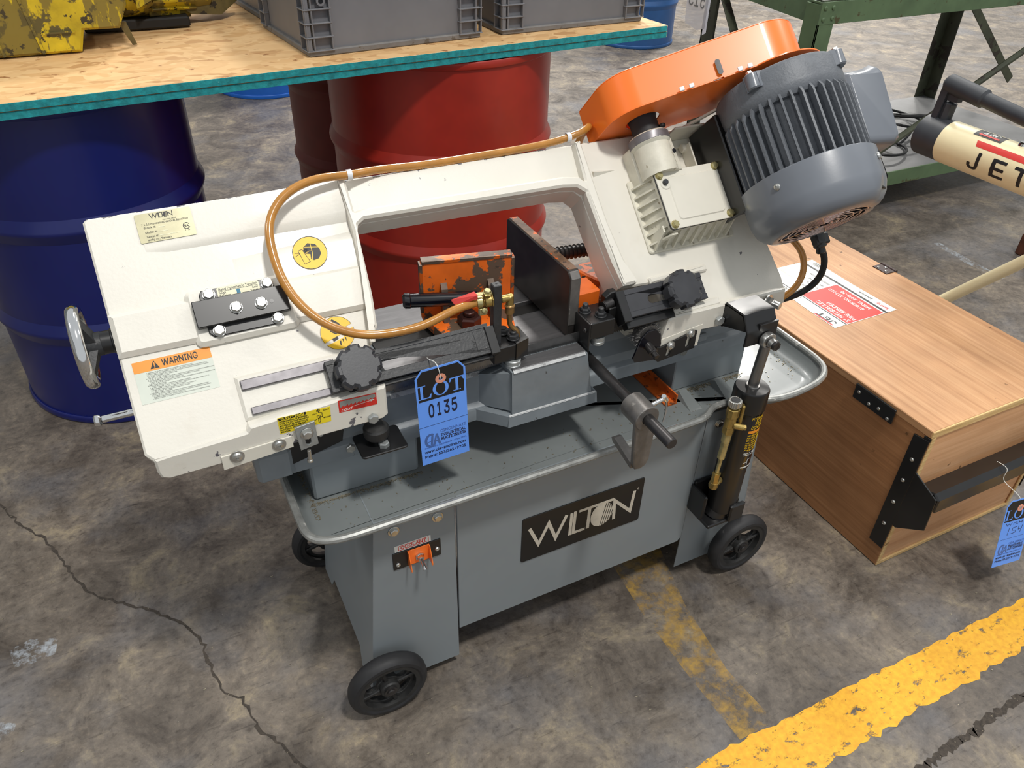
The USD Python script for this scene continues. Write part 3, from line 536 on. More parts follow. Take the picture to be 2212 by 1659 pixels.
part(J, 'jaw_edge', [prism(rrect(0.004, JL - 0.004, 0.7945, 0.8015), -0.0175, 0.0012, 0.001, 0.001, JM), prism(rrect(JL - 0.006, JL + 0.0006, 0.69, 0.795), -0.0175, 0.0012, 0.001, 0.001, JM), prism(rrect(-0.0006, 0.005, 0.70, 0.795), -0.0175, 0.0012, 0.001, 0.001, JM)], 'orange_edge')
def jp(s, out, z): return (JM @ [s, z, out, 1])[:3]
part(J, 'jaw_foot', [hull([jp(s, o, z) for s, o in ((0.002, 0), (JL - 0.004, 0), (JL - 0.012, 0.07), (0.085, 0.088), (0.03, 0.075)) for z in (0.677, 0.694)])], 'jaw_orange')
for s in (0.035, 0.118):
    part(J, 'gusset', hull([jp(s + d, o, z) for d in (0, 0.011) for o, z in ((0, 0.69), (0, 0.757), (0.012, 0.75), (0.032, 0.694))]), 'orange_edge')
part(J, 'clamp_nut', [lathe([(0, 0), (0.021, 0), (0.021, 0.014), (0.018, 0.017), (0, 0.017)], jp(0.078, 0.040, 0.694), (0, 0, 1), 6), cyl(jp(0.078, 0.040, 0.711), jp(0.078, 0.040, 0.72), 0.010, 14)], 'dark_bronze')
hl0, hl1 = np.array([0.366, 1.115, 0.735]), np.array([0.486, 1.075, 0.735])
part(SAW, 'clamp_lever', [cyl(hl0, hl1, 0.0125, 18, 0.003), cyl(hl0 - 0.004 * (hl1 - hl0) / 0.1265, hl0 + 0.10 * (hl1 - hl0), 0.0138, 18, 0.004), cyl(hl1, (0.50, 1.08, 0.712), 0.008, 12)], 'black_gloss')
part(SAW, 'chrome_lever', [cyl((-0.135, 1.10, 0.6535), (0.12, 1.10, 0.654), 0.0058, 16), lathe([(0, 0), (0.0075, 0.0005), (0.0092, 0.003), (0.0092, 0.008), (0.0075, 0.0105), (0, 0.011)], (-0.146, 1.10, 0.6535), (1, 0, 0), 20)], 'chrome')
# ---- work stop on its rod
part(SAW, 'stop_rod', cyl((0.6415, 0.695, 0.640), (0.6445, 0.99, 0.640), 0.0098, 20, 0.0015), 'dark_steel')
ST = part(SAW, 'work_stop', [lathe([(0.0102, 0), (0.0215, 0), (0.0228, 0.0015), (0.0228, 0.0445), (0.0215, 0.046), (0.0102, 0.046)], (0.6418, 0.762, 0.640), (0, 1, 0), 26),
    prism([(0.621, 0.640), (0.6655, 0.640), (0.6615, 0.545), (0.656, 0.533), (0.645, 0.528), (0.635, 0.530), (0.630, 0.54), (0.6235, 0.62)], 0, 0.010, 0.0018, 0.0018, FF(0.775)),
    hull([(x, y, z) for x in (0.6295, 0.645) for y, z in ((0.772, 0.530), (0.772, 0.541), (0.83, 0.545), (0.826, 0.556), (0.834, 0.552))])], 'stop_steel')
part(ST, 'thumb_screw', [cyl((0.664, 0.785, 0.645), (0.690, 0.785, 0.652), 0.004, 12), cyl((0.686, 0.785, 0.657), (0.694, 0.785, 0.645), 0.0045, 12), tube(spline([(0.690, 0.785, 0.655), (0.694, 0.782, 0.63), (0.690, 0.78, 0.605)], 14), np.linspace(0.003, 0.0012, 14), 8)], 'chrome')
part(SAW, 'spill_angle', [prism([(0.0, 0.0), (0.026, 0.0), (0.026, 0.003), (0.003, 0.003), (0.003, 0.022), (0, 0.022)], 0, 0.16, 0.0004, 0, frame((0.858, 0.940, 0.4750), (-1, 0, 0), (0, 0, 1)))], 'rust_orange')
# ---- blade (twisted upright between its guides, teeth down)
teeth = [(0.27, 0.694)] + [(0.27, 0.6755)]
x = 0.27
while x < 0.80:
    teeth += [(x + 0.0008, 0.6720), (x + 0.0042, 0.6755)]; x += 0.0042
teeth += [(x, 0.694)]
part(SAW, 'saw_blade', prism(teeth, 0, 0.0011, 0, 0, FF(0.9615)), 'blade_steel', smooth=False)

# ================================================================== SAW HEAD (everything below stands in the head's own sloping frame)
UP = (0, S2, S2); OUTW = (0, -S2, S2)
U = [(-0.080, 0.012), (-0.070, 0.0), (0.262, 0.0), (0.262, 0.086), (0.277, 0.112), (0.2835, 0.16), (0.2905, 0.262), (0.2945, 0.274), (0.306, 0.281), (0.660, 0.276), (0.688, 0.272), (0.700, 0.258), (0.703, 0.18), (0.706, 0.13), (0.713, 0.084), (0.790, 0.079), (0.790, 0.0), (1.052, 0.0), (1.062, 0.012), (1.064, 0.034), (1.058, 0.108), (1.058, 0.347), (1.048, 0.357), (-0.075, 0.357), (-0.080, 0.352)]
cast = [prism(U, -0.052, 0.0, 0.003, 0.003, HF)]
rimp = unary_union([Polygon([(0.2845, 0.354), (0.2945, 0.352), (0.2945, 0.285), (0.291, 0.265), (0.2840, 0.16), (0.2775, 0.112), (0.263, 0.088), (0.263, 0.10), (0.270, 0.118), (0.276, 0.16), (0.2835, 0.265)]),
    Polygon([(0.290, 0.262), (0.2945, 0.2745), (0.306, 0.2815), (0.660, 0.2765), (0.688, 0.2725), (0.700, 0.262), (0.709, 0.275), (0.698, 0.290), (0.665, 0.2955), (0.31, 0.2985), (0.293, 0.296)]),
    Polygon([(0.7115, 0.354), (0.7225, 0.354), (0.7225, 0.27), (0.7235, 0.20), (0.731, 0.13), (0.742, 0.084), (0.7135, 0.084), (0.7065, 0.13), (0.7035, 0.18), (0.7005, 0.258), (0.705, 0.275)])])
cast.append(prism(rimp.buffer(0.0012).buffer(-0.0012), -0.001, 0.019, 0.004, 0, HF))
cast.append(hull([hp(*q) for q in ((-0.01, 0.288, -0.001), (0.284, 0.355, 0.0095), (0.284, 0.303, 0.0095), (0.284, 0.286, -0.001), (-0.01, 0.352, -0.001), (0.284, 0.357, -0.001), (-0.01, 0.352, 0.0008), (-0.01, 0.30, 0.0008))]))
cast.append(hull([hp(*q) for q in ((0.06, 0.262, -0.001), (0.284, 0.268, 0.0005), (0.06, 0.218, -0.001), (0.284, 0.212, 0.0045), (0.284, 0.258, 0.0045), (0.284, 0.208, -0.001), (0.284, 0.275, -0.001))]))
band = [(-0.080, 0.150), (0.284, 0.145), (0.284, 0.216), (-0.080, 0.213)]
cast.append(prism(band, -0.001, 0.009, 0.0065, 0, HF))
cast.append(prism(rrect(0.022, 0.170, 0.140, 0.224, 0.01), -0.001, 0.011, 0.006, 0, HF))
cast.append(prism([(0.058, 0.022), (0.262, 0.022), (0.262, 0.088), (0.058, 0.088)], -0.001, 0.005, 0.004, 0, HF))
cast.append(hull([hp(*q) for q in ((0.735, 0.303, -0.001), (0.735, 0.290, -0.001), (0.735, 0.297, 0.007), (0.79, 0.297, -0.001))]))
for a in ((0.775, 0.90, 0.078, 0.090), (0.80, 0.905, 0.012, 0.026)): cast.append(prism(rrect(*a, 0.002), -0.001, 0.007, 0.003, 0, HF))
# front lips (upright skirts under the sloping plate)
lipL = [(-0.071, 0.668), (-0.068, 0.657), (-0.058, 0.652), (0.255, 0.655), (0.2635, 0.661), (0.2635, 0.716), (0.24, 0.7165), (0.06, 0.706), (0.055, 0.698), (-0.045, 0.694), (-0.071, 0.692)]
cast.append(prism(lipL, 0, 0.036, 0.0035, 0, FF(0.956)))
lipR = [(0.772, 0.6345), (0.787, 0.700), (0.80, 0.7045), (1.04, 0.701), (1.058, 0.699), (1.063, 0.668), (0.905, 0.655), (0.868, 0.6575), (0.866, 0.640)]
cast.append(prism(lipR, 0, 0.038, 0.003, 0, FF(0.958)))
HEAD = part(SAW, 'head_casting', cast, 'cream_paint', smooth=30)
for a in ((0.064, 0.20, 0.0655, 0.080), (0.069, 0.21, 0.0275, 0.0385)):
    part(HEAD, 'guide_rail', prism(rrect(*a), 0.004, 0.0105, 0.001, 0, HF), 'worn_rail')
part(HEAD, 'wheel_cover', prism(rrect(-0.07, 0.26, 0.02, 0.345, 0.03), -0.095, -0.05, 0.004, 0.004, HF), 'cream_sheet')
part(HEAD, 'wheel_cover', prism([(0.722, 0.10), (0.728, 0.03), (0.75, 0.012), (1.04, 0.012), (1.04, 0.345), (0.80, 0.345)], -0.095, -0.05, 0.004, 0.004, HF), 'cream_sheet')
part(HEAD, 'hinge_strip', [prism([(0.013, 0.6435), (0.013, 0.6685), (0.1145, 0.6725), (0.1145, 0.6515)], 0, 0.0022, 0.0006, 0, FF(0.9195))], 'cream_sheet')
part(HEAD, 'hinge_screw', [panhead((0.0345, 0.9173, 0.6625), (0, -1, 0), 0.0075), cyl((0.0345, 0.9173, 0.6625), (0.0345, 0.9160, 0.6625), 0.0105, 20, 0.0003)], 'zinc')
part(HEAD, 'hinge_screw', [panhead((0.0945, 0.9173, 0.6635), (0, -1, 0), 0.0075), cyl((0.0945, 0.9173, 0.6635), (0.0945, 0.9160, 0.6635), 0.0105, 20, 0.0003)], 'zinc')
br = Polygon([(0.1195, 0.688), (0.1495, 0.692), (0.1505, 0.648), (0.1235, 0.644)]).difference(LineString([(0.1362, 0.656), (0.1358, 0.676)]).buffer(0.004))
SB = part(HEAD, 'stop_bracket', prism(br, 0, 0.003, 0.0006, 0, FF(0.916)), 'galvanised')
part(SB, 'bracket_bolt', [hexbolt((0.1358, 0.9125, 0.674), (0, -1, 0), 0.0072, 0.007, 0.0098), cyl((0.135, 0.915, 0.640), (0.1345, 0.915, 0.622), 0.003, 12), lathe([(0, 0), (0.005, 0.001), (0.005, 0.004), (0, 0.006)], (0.1345, 0.915, 0.617), (0, 0, 1), 14)], 'zinc')
part(HEAD, 'lip_bolt', hexbolt((0.238, 0.9195, 0.664), (0, -1, 0), 0.0085, 0.007), 'galvanised')
# dark switch mount and rubber stop in front of the bed, under the left lip
SW = part(SAW, 'switch_mount', prism([(0.096, 0.5765), (0.196, 0.600), (0.205, 0.650), (0.088, 0.655)], 0, 0.004, 0.001, 0, FF(0.9642)), 'black_paint')
for x, z in ((0.163, 0.628), (0.184, 0.636)): part(SW, 'mount_screw', panhead((x, 0.960, z), (0, -1, 0), 0.0055), 'zinc')
sp = part(SAW, 'stop_plate', prism(rrect(0.212, 0.288, 0.906, 0.966, 0.006), 0.596, 0.6005, 0.0012, 0.0012), 'black_paint')
part(sp, 'rubber_stop', [lathe([(0, 0), (0.019, 0), (0.0205, 0.003), (0.0205, 0.016), (0.018, 0.019), (0, 0.0195)], (0.246, 0.938, 0.612), (0, 0, 1), 26)], 'wheel_iron')
part(sp, 'stop_bolt', [cyl((0.246, 0.938, 0.600), (0.246, 0.938, 0.613), 0.006, 12), hexbolt((0.252, 0.922, 0.6005), (0, 0, 1), 0.009, 0.008)], 'galvanised')
# ---- blade tension block
TB = part(SAW, 'tension_plate', prism([(0.048, 0.149), (0.140, 0.149), (0.147, 0.156), (0.147, 0.210), (0.140, 0.219), (0.046, 0.219), (0.042, 0.213), (0.042, 0.156)], 0.010, 0.0145, 0.001, 0, HF), 'black_paint')
part(TB, 'tension_bar', prism(rrect(0.029, 0.160, 0.1635, 0.2025), 0.0145, 0.0245, 0.001, 0, HF), 'black_paint')
for u, v, w in ((0.055, 0.211, 0.0145), (0.1375, 0.211, 0.0145), (0.056, 0.1565, 0.0145), (0.139, 0.157, 0.0145), (0.086, 0.182, 0.0245), (0.121, 0.181, 0.0245)):
    part(TB, 'tension_bolt', hexbolt(hp(u, v, w), OUTW, 0.0082, 0.0075, 0.0092), 'zinc')
part(TB, 'small_hole', prism(circ(0.136, 0.181, 0.003, 14), 0.0245, 0.0249, 0, 0, HF), 'black_gloss')
TL_ = part(TB, 'tension_label', prism(rrect(0.067, 0.1265, 0.2025, 0.2185, 0.002), 0.0146, 0.0149, 0, 0, HF), 'label_cream', 'small cream scale label')
HL = sub(HF, 0, 0, 0.0149)
part(TL_, 'lettering', [text('Band Dynametric Tension', 0.0038, HL, 0.0968, 0.2135, width=0.054, align='c'), text('High', 0.003, HL, 0.070, 0.2085), text('Tension', 0.003, HL, 0.069, 0.2040), text('Low', 0.003, HL, 0.116, 0.2085), text('Tension', 0.003, HL, 0.1125, 0.2040), prism(rrect(0.069, 0.1245, 0.2122, 0.2126), 0.0149, 0.0151, 0, 0, HF)], 'print_black', smooth=False)
part(TL_, 'scale_mark', prism(rrect(0.0935, 0.0985, 0.2035, 0.2115), 0.0149, 0.0152, 0, 0, HF), 'print_teal')
# ---- hand wheel on the blade tension screw
hc = hp(-0.116, 0.184, -0.024)
HWm = lathe([(0.045, 0.004), (0.050, 0.0), (0.056, 0.001), (0.0595, 0.005), (0.0605, 0.010), (0.0590, 0.015), (0.055, 0.018), (0.049, 0.017), (0.045, 0.013), (0.045, 0.004)], hc - np.array([0.014, 0, 0]), (1, 0, 0), 56)
HW = part(SAW, 'hand_wheel', HWm, 'chrome', smooth=60)
sk = [cyl(hc + np.array([-0.004, 0, 0]), hc + np.array([0.022, 0, 0]), 0.017, 22, 0.003)]
for k in range(3):
    a = math.radians(100 + 120 * k); d = np.array([0, math.cos(a), math.sin(a)])
    q0, q1 = hc + np.array([0.012, 0, 0]), hc + d * 0.048 + np.array([-0.006, 0, 0])
    sk.append(hull([q + np.cross(d, (1, 0, 0)) * s * ww + np.array([t, 0, 0]) for q, ww in ((q0, 0.012), (q1, 0.009)) for s in (-1, 1) for t in (-0.005, 0.006)]))
part(HW, 'spoke_hub', sk, 'black_cast')
part(HW, 'wheel_collar', [cyl(hc + np.array([0.018, 0, 0]), hc + np.array([0.046, 0, 0]), 0.0165, 22), cyl(hc + np.array([0.032, 0, 0]), hc + np.array([0.036, 0, 0]), 0.0185, 22)], 'black_paint')
# ---- guide arms
def slot_poly(u0, u1, v0, v1, s0, s1, sv, sr):
    return Polygon(rrect(u0, u1, v0, v1, 0.001)).difference(LineString([(s0, sv), (s1, sv)]).buffer(sr))
GA = part(SAW, 'guide_arm', [prism(slot_poly(0.184, 0.447, 0.0275, 0.0755, 0.215, 0.4065, 0.0495, 0.0078), 0.0105, 0.0225, 0.001, 0, HF), prism(rrect(0.184, 0.447, 0.0275, 0.033), 0.0225, 0.0235, 0.0005, 0, HF), prism(rrect(0.184, 0.447, 0.069, 0.0755), 0.0225, 0.0235, 0.0005, 0, HF), prism(rrect(0.42, 0.447, 0.036, 0.066), 0.0225, 0.0232, 0.0003, 0, HF)], 'black_cast')
part(GA, 'arm_shim', prism(rrect(0.21, 0.446, 0.020, 0.0275), 0.004, 0.0125, 0.001, 0, HF), 'black_paint')
GB = part(SAW, 'guide_arm', [prism(slot_poly(0.7035, 0.87, 0.026, 0.0755, 0.758, 0.83, 0.050, 0.0078), 0.0085, 0.021, 0.001, 0, HF), prism(rrect(0.7035, 0.87, 0.026, 0.036), 0.021, 0.0225, 0.0008, 0, HF), prism(rrect(0.7035, 0.87, 0.066, 0.0755), 0.021, 0.0225, 0.0008, 0, HF)], 'black_plastic')
part(GB, 'arm_shim', prism(rrect(0.700, 0.80, 0.010, 0.026), -0.006, 0.0105, 0.001, 0, HF), 'black_paint')
def knob(u, v, w):
    pts = []
    for k in range(96):
        a = 2 * math.pi * k / 96; ph = (a * 8 / (2 * math.pi)) % 1.0
        pts.append((u + (0.0345 - (0.0042 if 0.36 < ph < 0.64 else 0.0)) * math.cos(a), v + (0.0345 - (0.0042 if 0.36 < ph < 0.64 else 0.0)) * math.sin(a)))
    K = part(SAW, 'clamp_knob', [prism(Polygon(pts).difference(Point(u, v).buffer(0.0225)), w, w + 0.026, 0.004, 0.003, HF), prism(circ(u, v, 0.0235, 36), w, w + 0.0195, 0, 0, HF), prism(Polygon(circ(u, v, 0.0142, 30)).difference(Polygon(circ(u, v, 0.0130, 30))), w + 0.0195, w + 0.0205, 0.0003, 0, HF), cyl(hp(u, v, w - 0.02), hp(u, v, w + 0.002), 0.014, 20)], 'black_plastic', smooth=38)
    for k in range(3):
        a = math.radians(38 + 120 * k); part(K, 'knob_hole', prism(circ(u + 0.0178 * math.cos(a), v + 0.0178 * math.sin(a), 0.0030, 14), w + 0.0195, w + 0.0198, 0, 0, HF), 'black_gloss')
knob(0.2265, 0.052, 0.0265); knob(0.8105, 0.049, 0.0265)
# guide blocks with their bearings
G1 = part(SAW, 'blade_guide', [box(0.452, 0.500, 0.938, 0.985, 0.688, 0.718, 0.0015), hull([(0.492, 0.936, 0.688), (0.518, 0.944, 0.688), (0.518, 0.985, 0.688), (0.492, 0.985, 0.688), (0.492, 0.936, 0.7205), (0.518, 0.944, 0.7205), (0.518, 0.985, 0.7205), (0.492, 0.985, 0.7205)]), prism(rrect(0.440, 0.456, 0.024, 0.070), -0.002, 0.026, 0.001, 0, HF)], 'black_paint')
part(G1, 'guide_bearing', [lathe([(0, 0), (0.0128, 0), (0.0136, 0.001), (0.0136, 0.0062), (0.0128, 0.0068), (0.0128, 0.0078), (0.0136, 0.0084), (0.0136, 0.0142), (0.0126, 0.015), (0, 0.015)], (0.490, 0.9445, 0.672), (0, 0, 1), 28)], 'galvanised')
part(G1, 'guide_nut', [hexbolt((0.494, 0.954, 0.7205), (0, 0, 1), 0.0098, 0.009, 0.0105), cyl((0.494, 0.954, 0.7205), (0.494, 0.954, 0.7345), 0.0055, 14)], 'black_cast')
part(G1, 'guide_nut', [hexbolt((0.486, 0.976, 0.7205), (0, 0, 1), 0.0098, 0.009, 0.0105), cyl((0.486, 0.976, 0.7205), (0.486, 0.976, 0.7315), 0.0055, 14)], 'black_cast')
post = part(SAW, 'coolant_post', [box(0.4575, 0.472, 0.952, 0.966, 0.700, 0.826, 0.0012)], 'black_cast')
part(post, 'post_pin', cyl((0.4648, 0.959, 0.826), (0.4648, 0.959, 0.8262), 0.0018, 10, 0), 'black_gloss')
G2 = part(SAW, 'blade_guide', [box(0.630, 0.680, 0.932, 0.990, 0.692, 0.7245, 0.0015), box(0.6265, 0.6300, 0.930, 0.992, 0.664, 0.7255, 0.0006), box(0.676, 0.704, 0.948, 0.985, 0.690, 0.735, 0.0015), prism([(0.672, 0.7245), (0.700, 0.7245), (0.700, 0.752), (0.694, 0.760), (0.682, 0.760), (0.672, 0.752)], 0, 0.014, 0.0015, 0.001, FF(0.972)), prism(rrect(0.690, 0.7065, 0.020, 0.076), -0.004, 0.024, 0.001, 0, HF)], 'black_paint')
part(G2, 'guide_bearing', [lathe([(0, 0), (0.0118, 0), (0.0126, 0.001), (0.0126, 0.0062), (0.0118, 0.0068), (0.0118, 0.0078), (0.0126, 0.0084), (0.0126, 0.015), (0, 0.016)], (0.655, 0.9445, 0.674), (0, 0, 1), 28)], 'galvanised')
for y, x in ((0.972, 0.642), (0.950, 0.660)):
    part(G2, 'guide_nut', [hexbolt((x, y, 0.7245), (0, 0, 1), 0.0092, 0.0085, 0.0105), cyl((x, y, 0.7245), (x, y, 0.741), 0.0052, 14)], 'black_cast')
for y in (0.942, 0.984): part(G2, 'guide_rivet', panhead((0.6265, y, 0.708), (-1, 0, 0), 0.0048), 'dark_steel')
part(G2, 'socket_screw', [cyl((0.668, 0.955, 0.738), (0.687, 0.958, 0.741), 0.0085, 18), lathe([(0.0045, 0), (0.0085, 0), (0.0085, 0.001), (0.0045, 0.001)], (0.667, 0.955, 0.738), (1, 0.15, 0.15), 16)], 'dark_steel')
# chip brush and its adjusting plate
bw = [lathe([(0.004, -0.008), (0.022, -0.008), (0.024, -0.003), (0.024, 0.006), (0.022, 0.010), (0.004, 0.010)], (0.748, 0.931, 0.674), (0, 1, 0), 40)]
for k in range(260):
    a = rng.uniform(0, 2 * math.pi); y = rng.uniform(0.924, 0.940); d = np.array([math.cos(a), rng.normal(0, 0.15), math.sin(a)])
    c0 = np.array([0.748, y, 0.674]); bw.append(cyl(c0 + d * 0.020, c0 + d * rng.uniform(0.026, 0.030), 0.0005, 4, 0))
BR = part(SAW, 'chip_brush', bw, 'brush_wire')
part(BR, 'brush_bracket', [prism([(0.716, 0.638), (0.722, 0.628), (0.770, 0.622), (0.775, 0.655), (0.771, 0.676), (0.758, 0.689), (0.742, 0.689), (0.730, 0.678)], 0, 0.003, 0.0006, 0, FF(0.920))], 'black_gloss')
part(BR, 'brush_spindle', [cyl((0.746, 0.922, 0.659), (0.746, 0.898, 0.654), 0.008, 18), cyl((0.746, 0.905, 0.655), (0.746, 0.888, 0.652), 0.0055, 16), cyl((0.746, 0.9, 0.6545), (0.746, 0.8995, 0.6544), 0.0095, 18)], 'dark_steel')
ap = Polygon([(0.764, 0.624), (0.772, 0.617), (0.852, 0.626), (0.852, 0.664), (0.846, 0.6655), (0.772, 0.6485), (0.764, 0.652)])
ap = ap.difference(LineString([(0.794, 0.642), (0.792, 0.628)]).buffer(0.0042)).difference(LineString([(0.836, 0.656), (0.834, 0.637)]).buffer(0.0042))
AP = part(BR, 'adjusting_plate', prism(ap, 0, 0.003, 0.0006, 0, FF(0.9175)), 'black_paint')
for x, z in ((0.7945, 0.647), (0.8365, 0.662)): part(BR, 'adjusting_screw', [panhead((x, 0.9135, z), (0, -1, 0), 0.0072), cyl((x, 0.9145, z), (x, 0.9130, z), 0.0092, 20, 0.0003)], 'zinc')
part(HEAD, 'slot_backing', [prism([(0.775, 0.6195), (0.862, 0.627), (0.866, 0.672), (0.775, 0.662)], 0, 0.002, 0.0004, 0, FF(0.9212))], 'cream_sheet')

# ---- gearbox with cooling fins
fr0, fr1 = (0.803, 0.978, 0.139, 0.262), (0.823, 0.944, 0.158, 0.250)
core = hull([hp(u, v, 0) for u in fr0[:2] for v in fr0[2:]] + [hp(u, v, 0.0545) for u in fr1[:2] for v in fr1[2:]])
GX = part(SAW, 'gearbox', [core, prism(rrect(0.795, 0.986, 0.131, 0.270, 0.006), 0, 0.005, 0.002, 0, HF), prism(rrect(0.816, 0.951, 0.152, 0.257, 0.004), 0.048, 0.0575, 0.001, 0.001, HF)], 'gearbox_paint')
for k in range(7):
    v = 0.146 + k * 0.0178
    part(GX, 'cooling_fin', hull([hp(u, v + d, w) for d in (-0.0016, 0.0016) for u, w in ((0.798, 0.002), (0.82, 0.002), (0.798, 0.010), (0.818, 0.052), (0.83, 0.052))]), 'gearbox_paint')
for k in range(9):
    u = 0.806 + k * 0.0195
    part(GX, 'cooling_fin', hull([hp(u + d, v, w) for d in (-0.0016, 0.0016) for v, w in ((0.134, 0.002), (0.16, 0.002), (0.134, 0.009), (0.153, 0.050), (0.165, 0.05))]), 'gearbox_paint')
part(GX, 'gasket', prism(rrect(0.8142, 0.9518, 0.1508, 0.2582, 0.006), 0.0572, 0.0598, 0.0004, 0, HF), 'black_gloss')
part(GX, 'gearbox_cover', [prism(rrect(0.8150, 0.9510, 0.1515, 0.2575, 0.006), 0.0598, 0.0622, 0.0006, 0, HF), prism(rrect(0.836, 0.937, 0.165, 0.245, 0.008), 0.0622, 0.0640, 0.0016, 0, HF), prism(circ(0.830, 0.2335, 0.010, 24), 0.0622, 0.0638, 0.0012, 0, HF)], 'cream_sheet')
for u, v in ((0.8225, 0.2505), (0.9435, 0.2505), (0.8225, 0.1595), (0.9435, 0.1595)):
    part(GX, 'cover_bolt', hexbolt(hp(u, v, 0.0622), OUTW, 0.0068, 0.006, 0.0076), 'zinc_yellow')
part(GX, 'breather_plug', cyl(hp(0.829, 0.236, 0.0622), hp(0.829, 0.236, 0.070), 0.0048, 16), 'black_plastic')
cw = 0.044
part(GX, 'input_housing', [lathe([(0, 0), (0.034, 0), (0.033, 0.055), (0.0365, 0.060), (0.0365, 0.0745), (0.034, 0.077), (0, 0.077)], hp(0.840, 0.254, cw), UP, 28), prism(rrect(0.806, 0.874, 0.25, 0.322, 0.004), 0.0, 0.03, 0.003, 0, HF), hull([hp(u, v, w) for u, v, w in ((0.860, 0.255, 0.03), (0.878, 0.255, 0.03), (0.862, 0.255, 0.068), (0.874, 0.255, 0.064), (0.860, 0.325, 0.03), (0.876, 0.325, 0.03), (0.862, 0.325, 0.066), (0.872, 0.325, 0.062))])], 'gearbox_paint')
part(GX, 'housing_collar', lathe([(0.0365, 0.0605), (0.0372, 0.061), (0.0372, 0.074), (0.0365, 0.0745)], hp(0.840, 0.254, cw), UP, 28), 'worn_rail')
part(GX, 'port_hole', cyl(hp(0.868, 0.29, 0.064), hp(0.868, 0.29, 0.0668), 0.004, 14, 0), 'black_gloss')
part(GX, 'shaft_boot', [lathe([(0, 0), (0.0245, 0), (0.0245, 0.03), (0.0265, 0.036), (0.0265, 0.042), (0, 0.042)], hp(0.838, 0.328, cw + 0.004), UP, 26), cyl(hp(0.858, 0.334, cw + 0.026), hp(0.858, 0.34, cw + 0.026), 0.006, 10)], 'black_rubber')

# ---- orange belt guard (plate plane across the slope, box depth up the slope)
GM = frame(HO + np.array(UP) * 0.362, (1, 0, 0), OUTW)      # x = u, y = w, out = -slope
def obround(r_add=0.0):
    a, b = Point(0.836, 0.046).buffer(0.070 + r_add, 24), Point(1.036, 0.142).buffer(0.074 + r_add, 24)
    return unary_union([a, b]).convex_hull.union(Polygon([(0.766 - r_add, 0.046), (0.768 - r_add, -0.03), (0.9, -0.03), (0.95, 0.06)]))
ob = obround()
ring = ob.difference(ob.buffer(-0.0022))
ring = ring.difference(Polygon([(0.9, -0.1), (0.9, 0.02), (1.0, 0.06), (1.15, 0.06), (1.15, -0.1)]))
GD = part(SAW, 'belt_guard', [prism(ring, -0.066, 0.0, 0.0004, 0.0004, GM), prism(ob, -0.0685, -0.066, 0.0008, 0.001, GM)], 'orange_paint', smooth=40)
fp = ob.buffer(0.0006).difference(Point(0.838, 0.048).buffer(0.031)).difference(Point(1.05, 0.15).buffer(0.055))
lugs = Polygon([(0.905, 0.172), (0.925, 0.181), (0.933, 0.168), (0.918, 0.160)])
fp2 = unary_union([fp.difference(lugs), Point(1.052, 0.148).buffer(0.087, 24).difference(Point(1.05, 0.15).buffer(0.055))])
part(GD, 'guard_back_plate', prism(fp2, 0.0, 0.0022, 0.0004, 0.0, GM), 'orange_paint')
tang = np.array([0.218, 0.098 + 0.0]); tang /= np.linalg.norm(tang)
for s in (0.30, 0.37, 0.72, 0.79):
    q = np.array([0.797, 0.112]) + (np.array([1.012, 0.218]) - np.array([0.797, 0.112])) * s
    part(GD, 'guard_tab', box(-0.004, 0.004, -0.0005, 0.0028, -0.004, 0.003, 0.0006, sub(GM, q[0], q[1] + 0.0015, 0, 0.45)), 'tie_white')
part(GD, 'adjusting_slot', prism(LineString([(0, -0.008), (0, -0.026)]).buffer(0.0045), 0, 0.0006, 0, 0, frame((GM @ [0.925, 0.1745, 0, 1])[:3], tuple(GM[:3, 0] * 0.9 + GM[:3, 1] * 0.44), UP) @ np.diag([1, -1, 1, 1.0])), 'black_gloss')

# ---- motor
MU, MW = 1.052, 0.150
def mp(u_r, ang, v): return hp(MU + u_r * math.cos(ang), v, MW + u_r * math.sin(ang))
MO = part(SAW, 'motor', [lathe([(0, 0), (0.094, 0), (0.094, 0.135), (0.100, 0.137), (0.106, 0.146), (0.1075, 0.156), (0.1075, 0.188), (0.104, 0.194), (0.07, 0.196), (0, 0.196)], hp(MU, 0.150, MW), UP, 72)], 'motor_rough')
for k in range(30):
    a = math.radians(-40 + 9.2 * k); ca, sa = math.cos(a), math.sin(a); dx = np.array([1, 0, 0]) * ca + np.array(OUTW) * sa; ty = -np.array([1, 0, 0]) * sa + np.array(OUTW) * ca
    base = lambda r, v, t: hp(MU, v, MW) + dx * r + ty * t
    part(MO, 'cooling_fin', hull([base(r, v, t) for r, v, tt in ((0.092, 0.150, 0.0026), (0.111, 0.152, 0.0018), (0.111, 0.284, 0.0018), (0.103, 0.297, 0.002), (0.092, 0.299, 0.0026)) for t in (-tt, tt)]), 'motor_rough')
for ad in (152, 62, -28, -118):
    a = math.radians(ad); part(MO, 'mounting_lug', [cyl(mp(0.108, a, 0.318), mp(0.108, a, 0.345), 0.0115, 16, 0.002), hull([mp(r, a + d, v) for r, d in ((0.098, -0.2), (0.098, 0.2), (0.112, -0.11), (0.112, 0.11)) for v in (0.318, 0.345)])], 'motor_paint')
    part(MO, 'lug_screw', hexbolt(mp(0.109, a, 0.345), UP, 0.006, 0.005), 'zinc')
prof = [(0.1135, 0.0), (0.1165, 0.002), (0.1165, 0.052), (0.1155, 0.062), (0.111, 0.077), (0.103, 0.087), (0.094, 0.093), (0.080, 0.0955), (0.078, 0.0935)]
fc = lathe(prof, hp(MU, 0.176, MW), -np.array(UP), 96)
cen = hp(MU, 0.176, MW); rel = fc.vertices - cen; ax = rel @ np.array(UP); ru, rw = rel @ np.array([1, 0, 0]), rel @ np.array(OUTW); ang = np.arctan2(rw, ru)
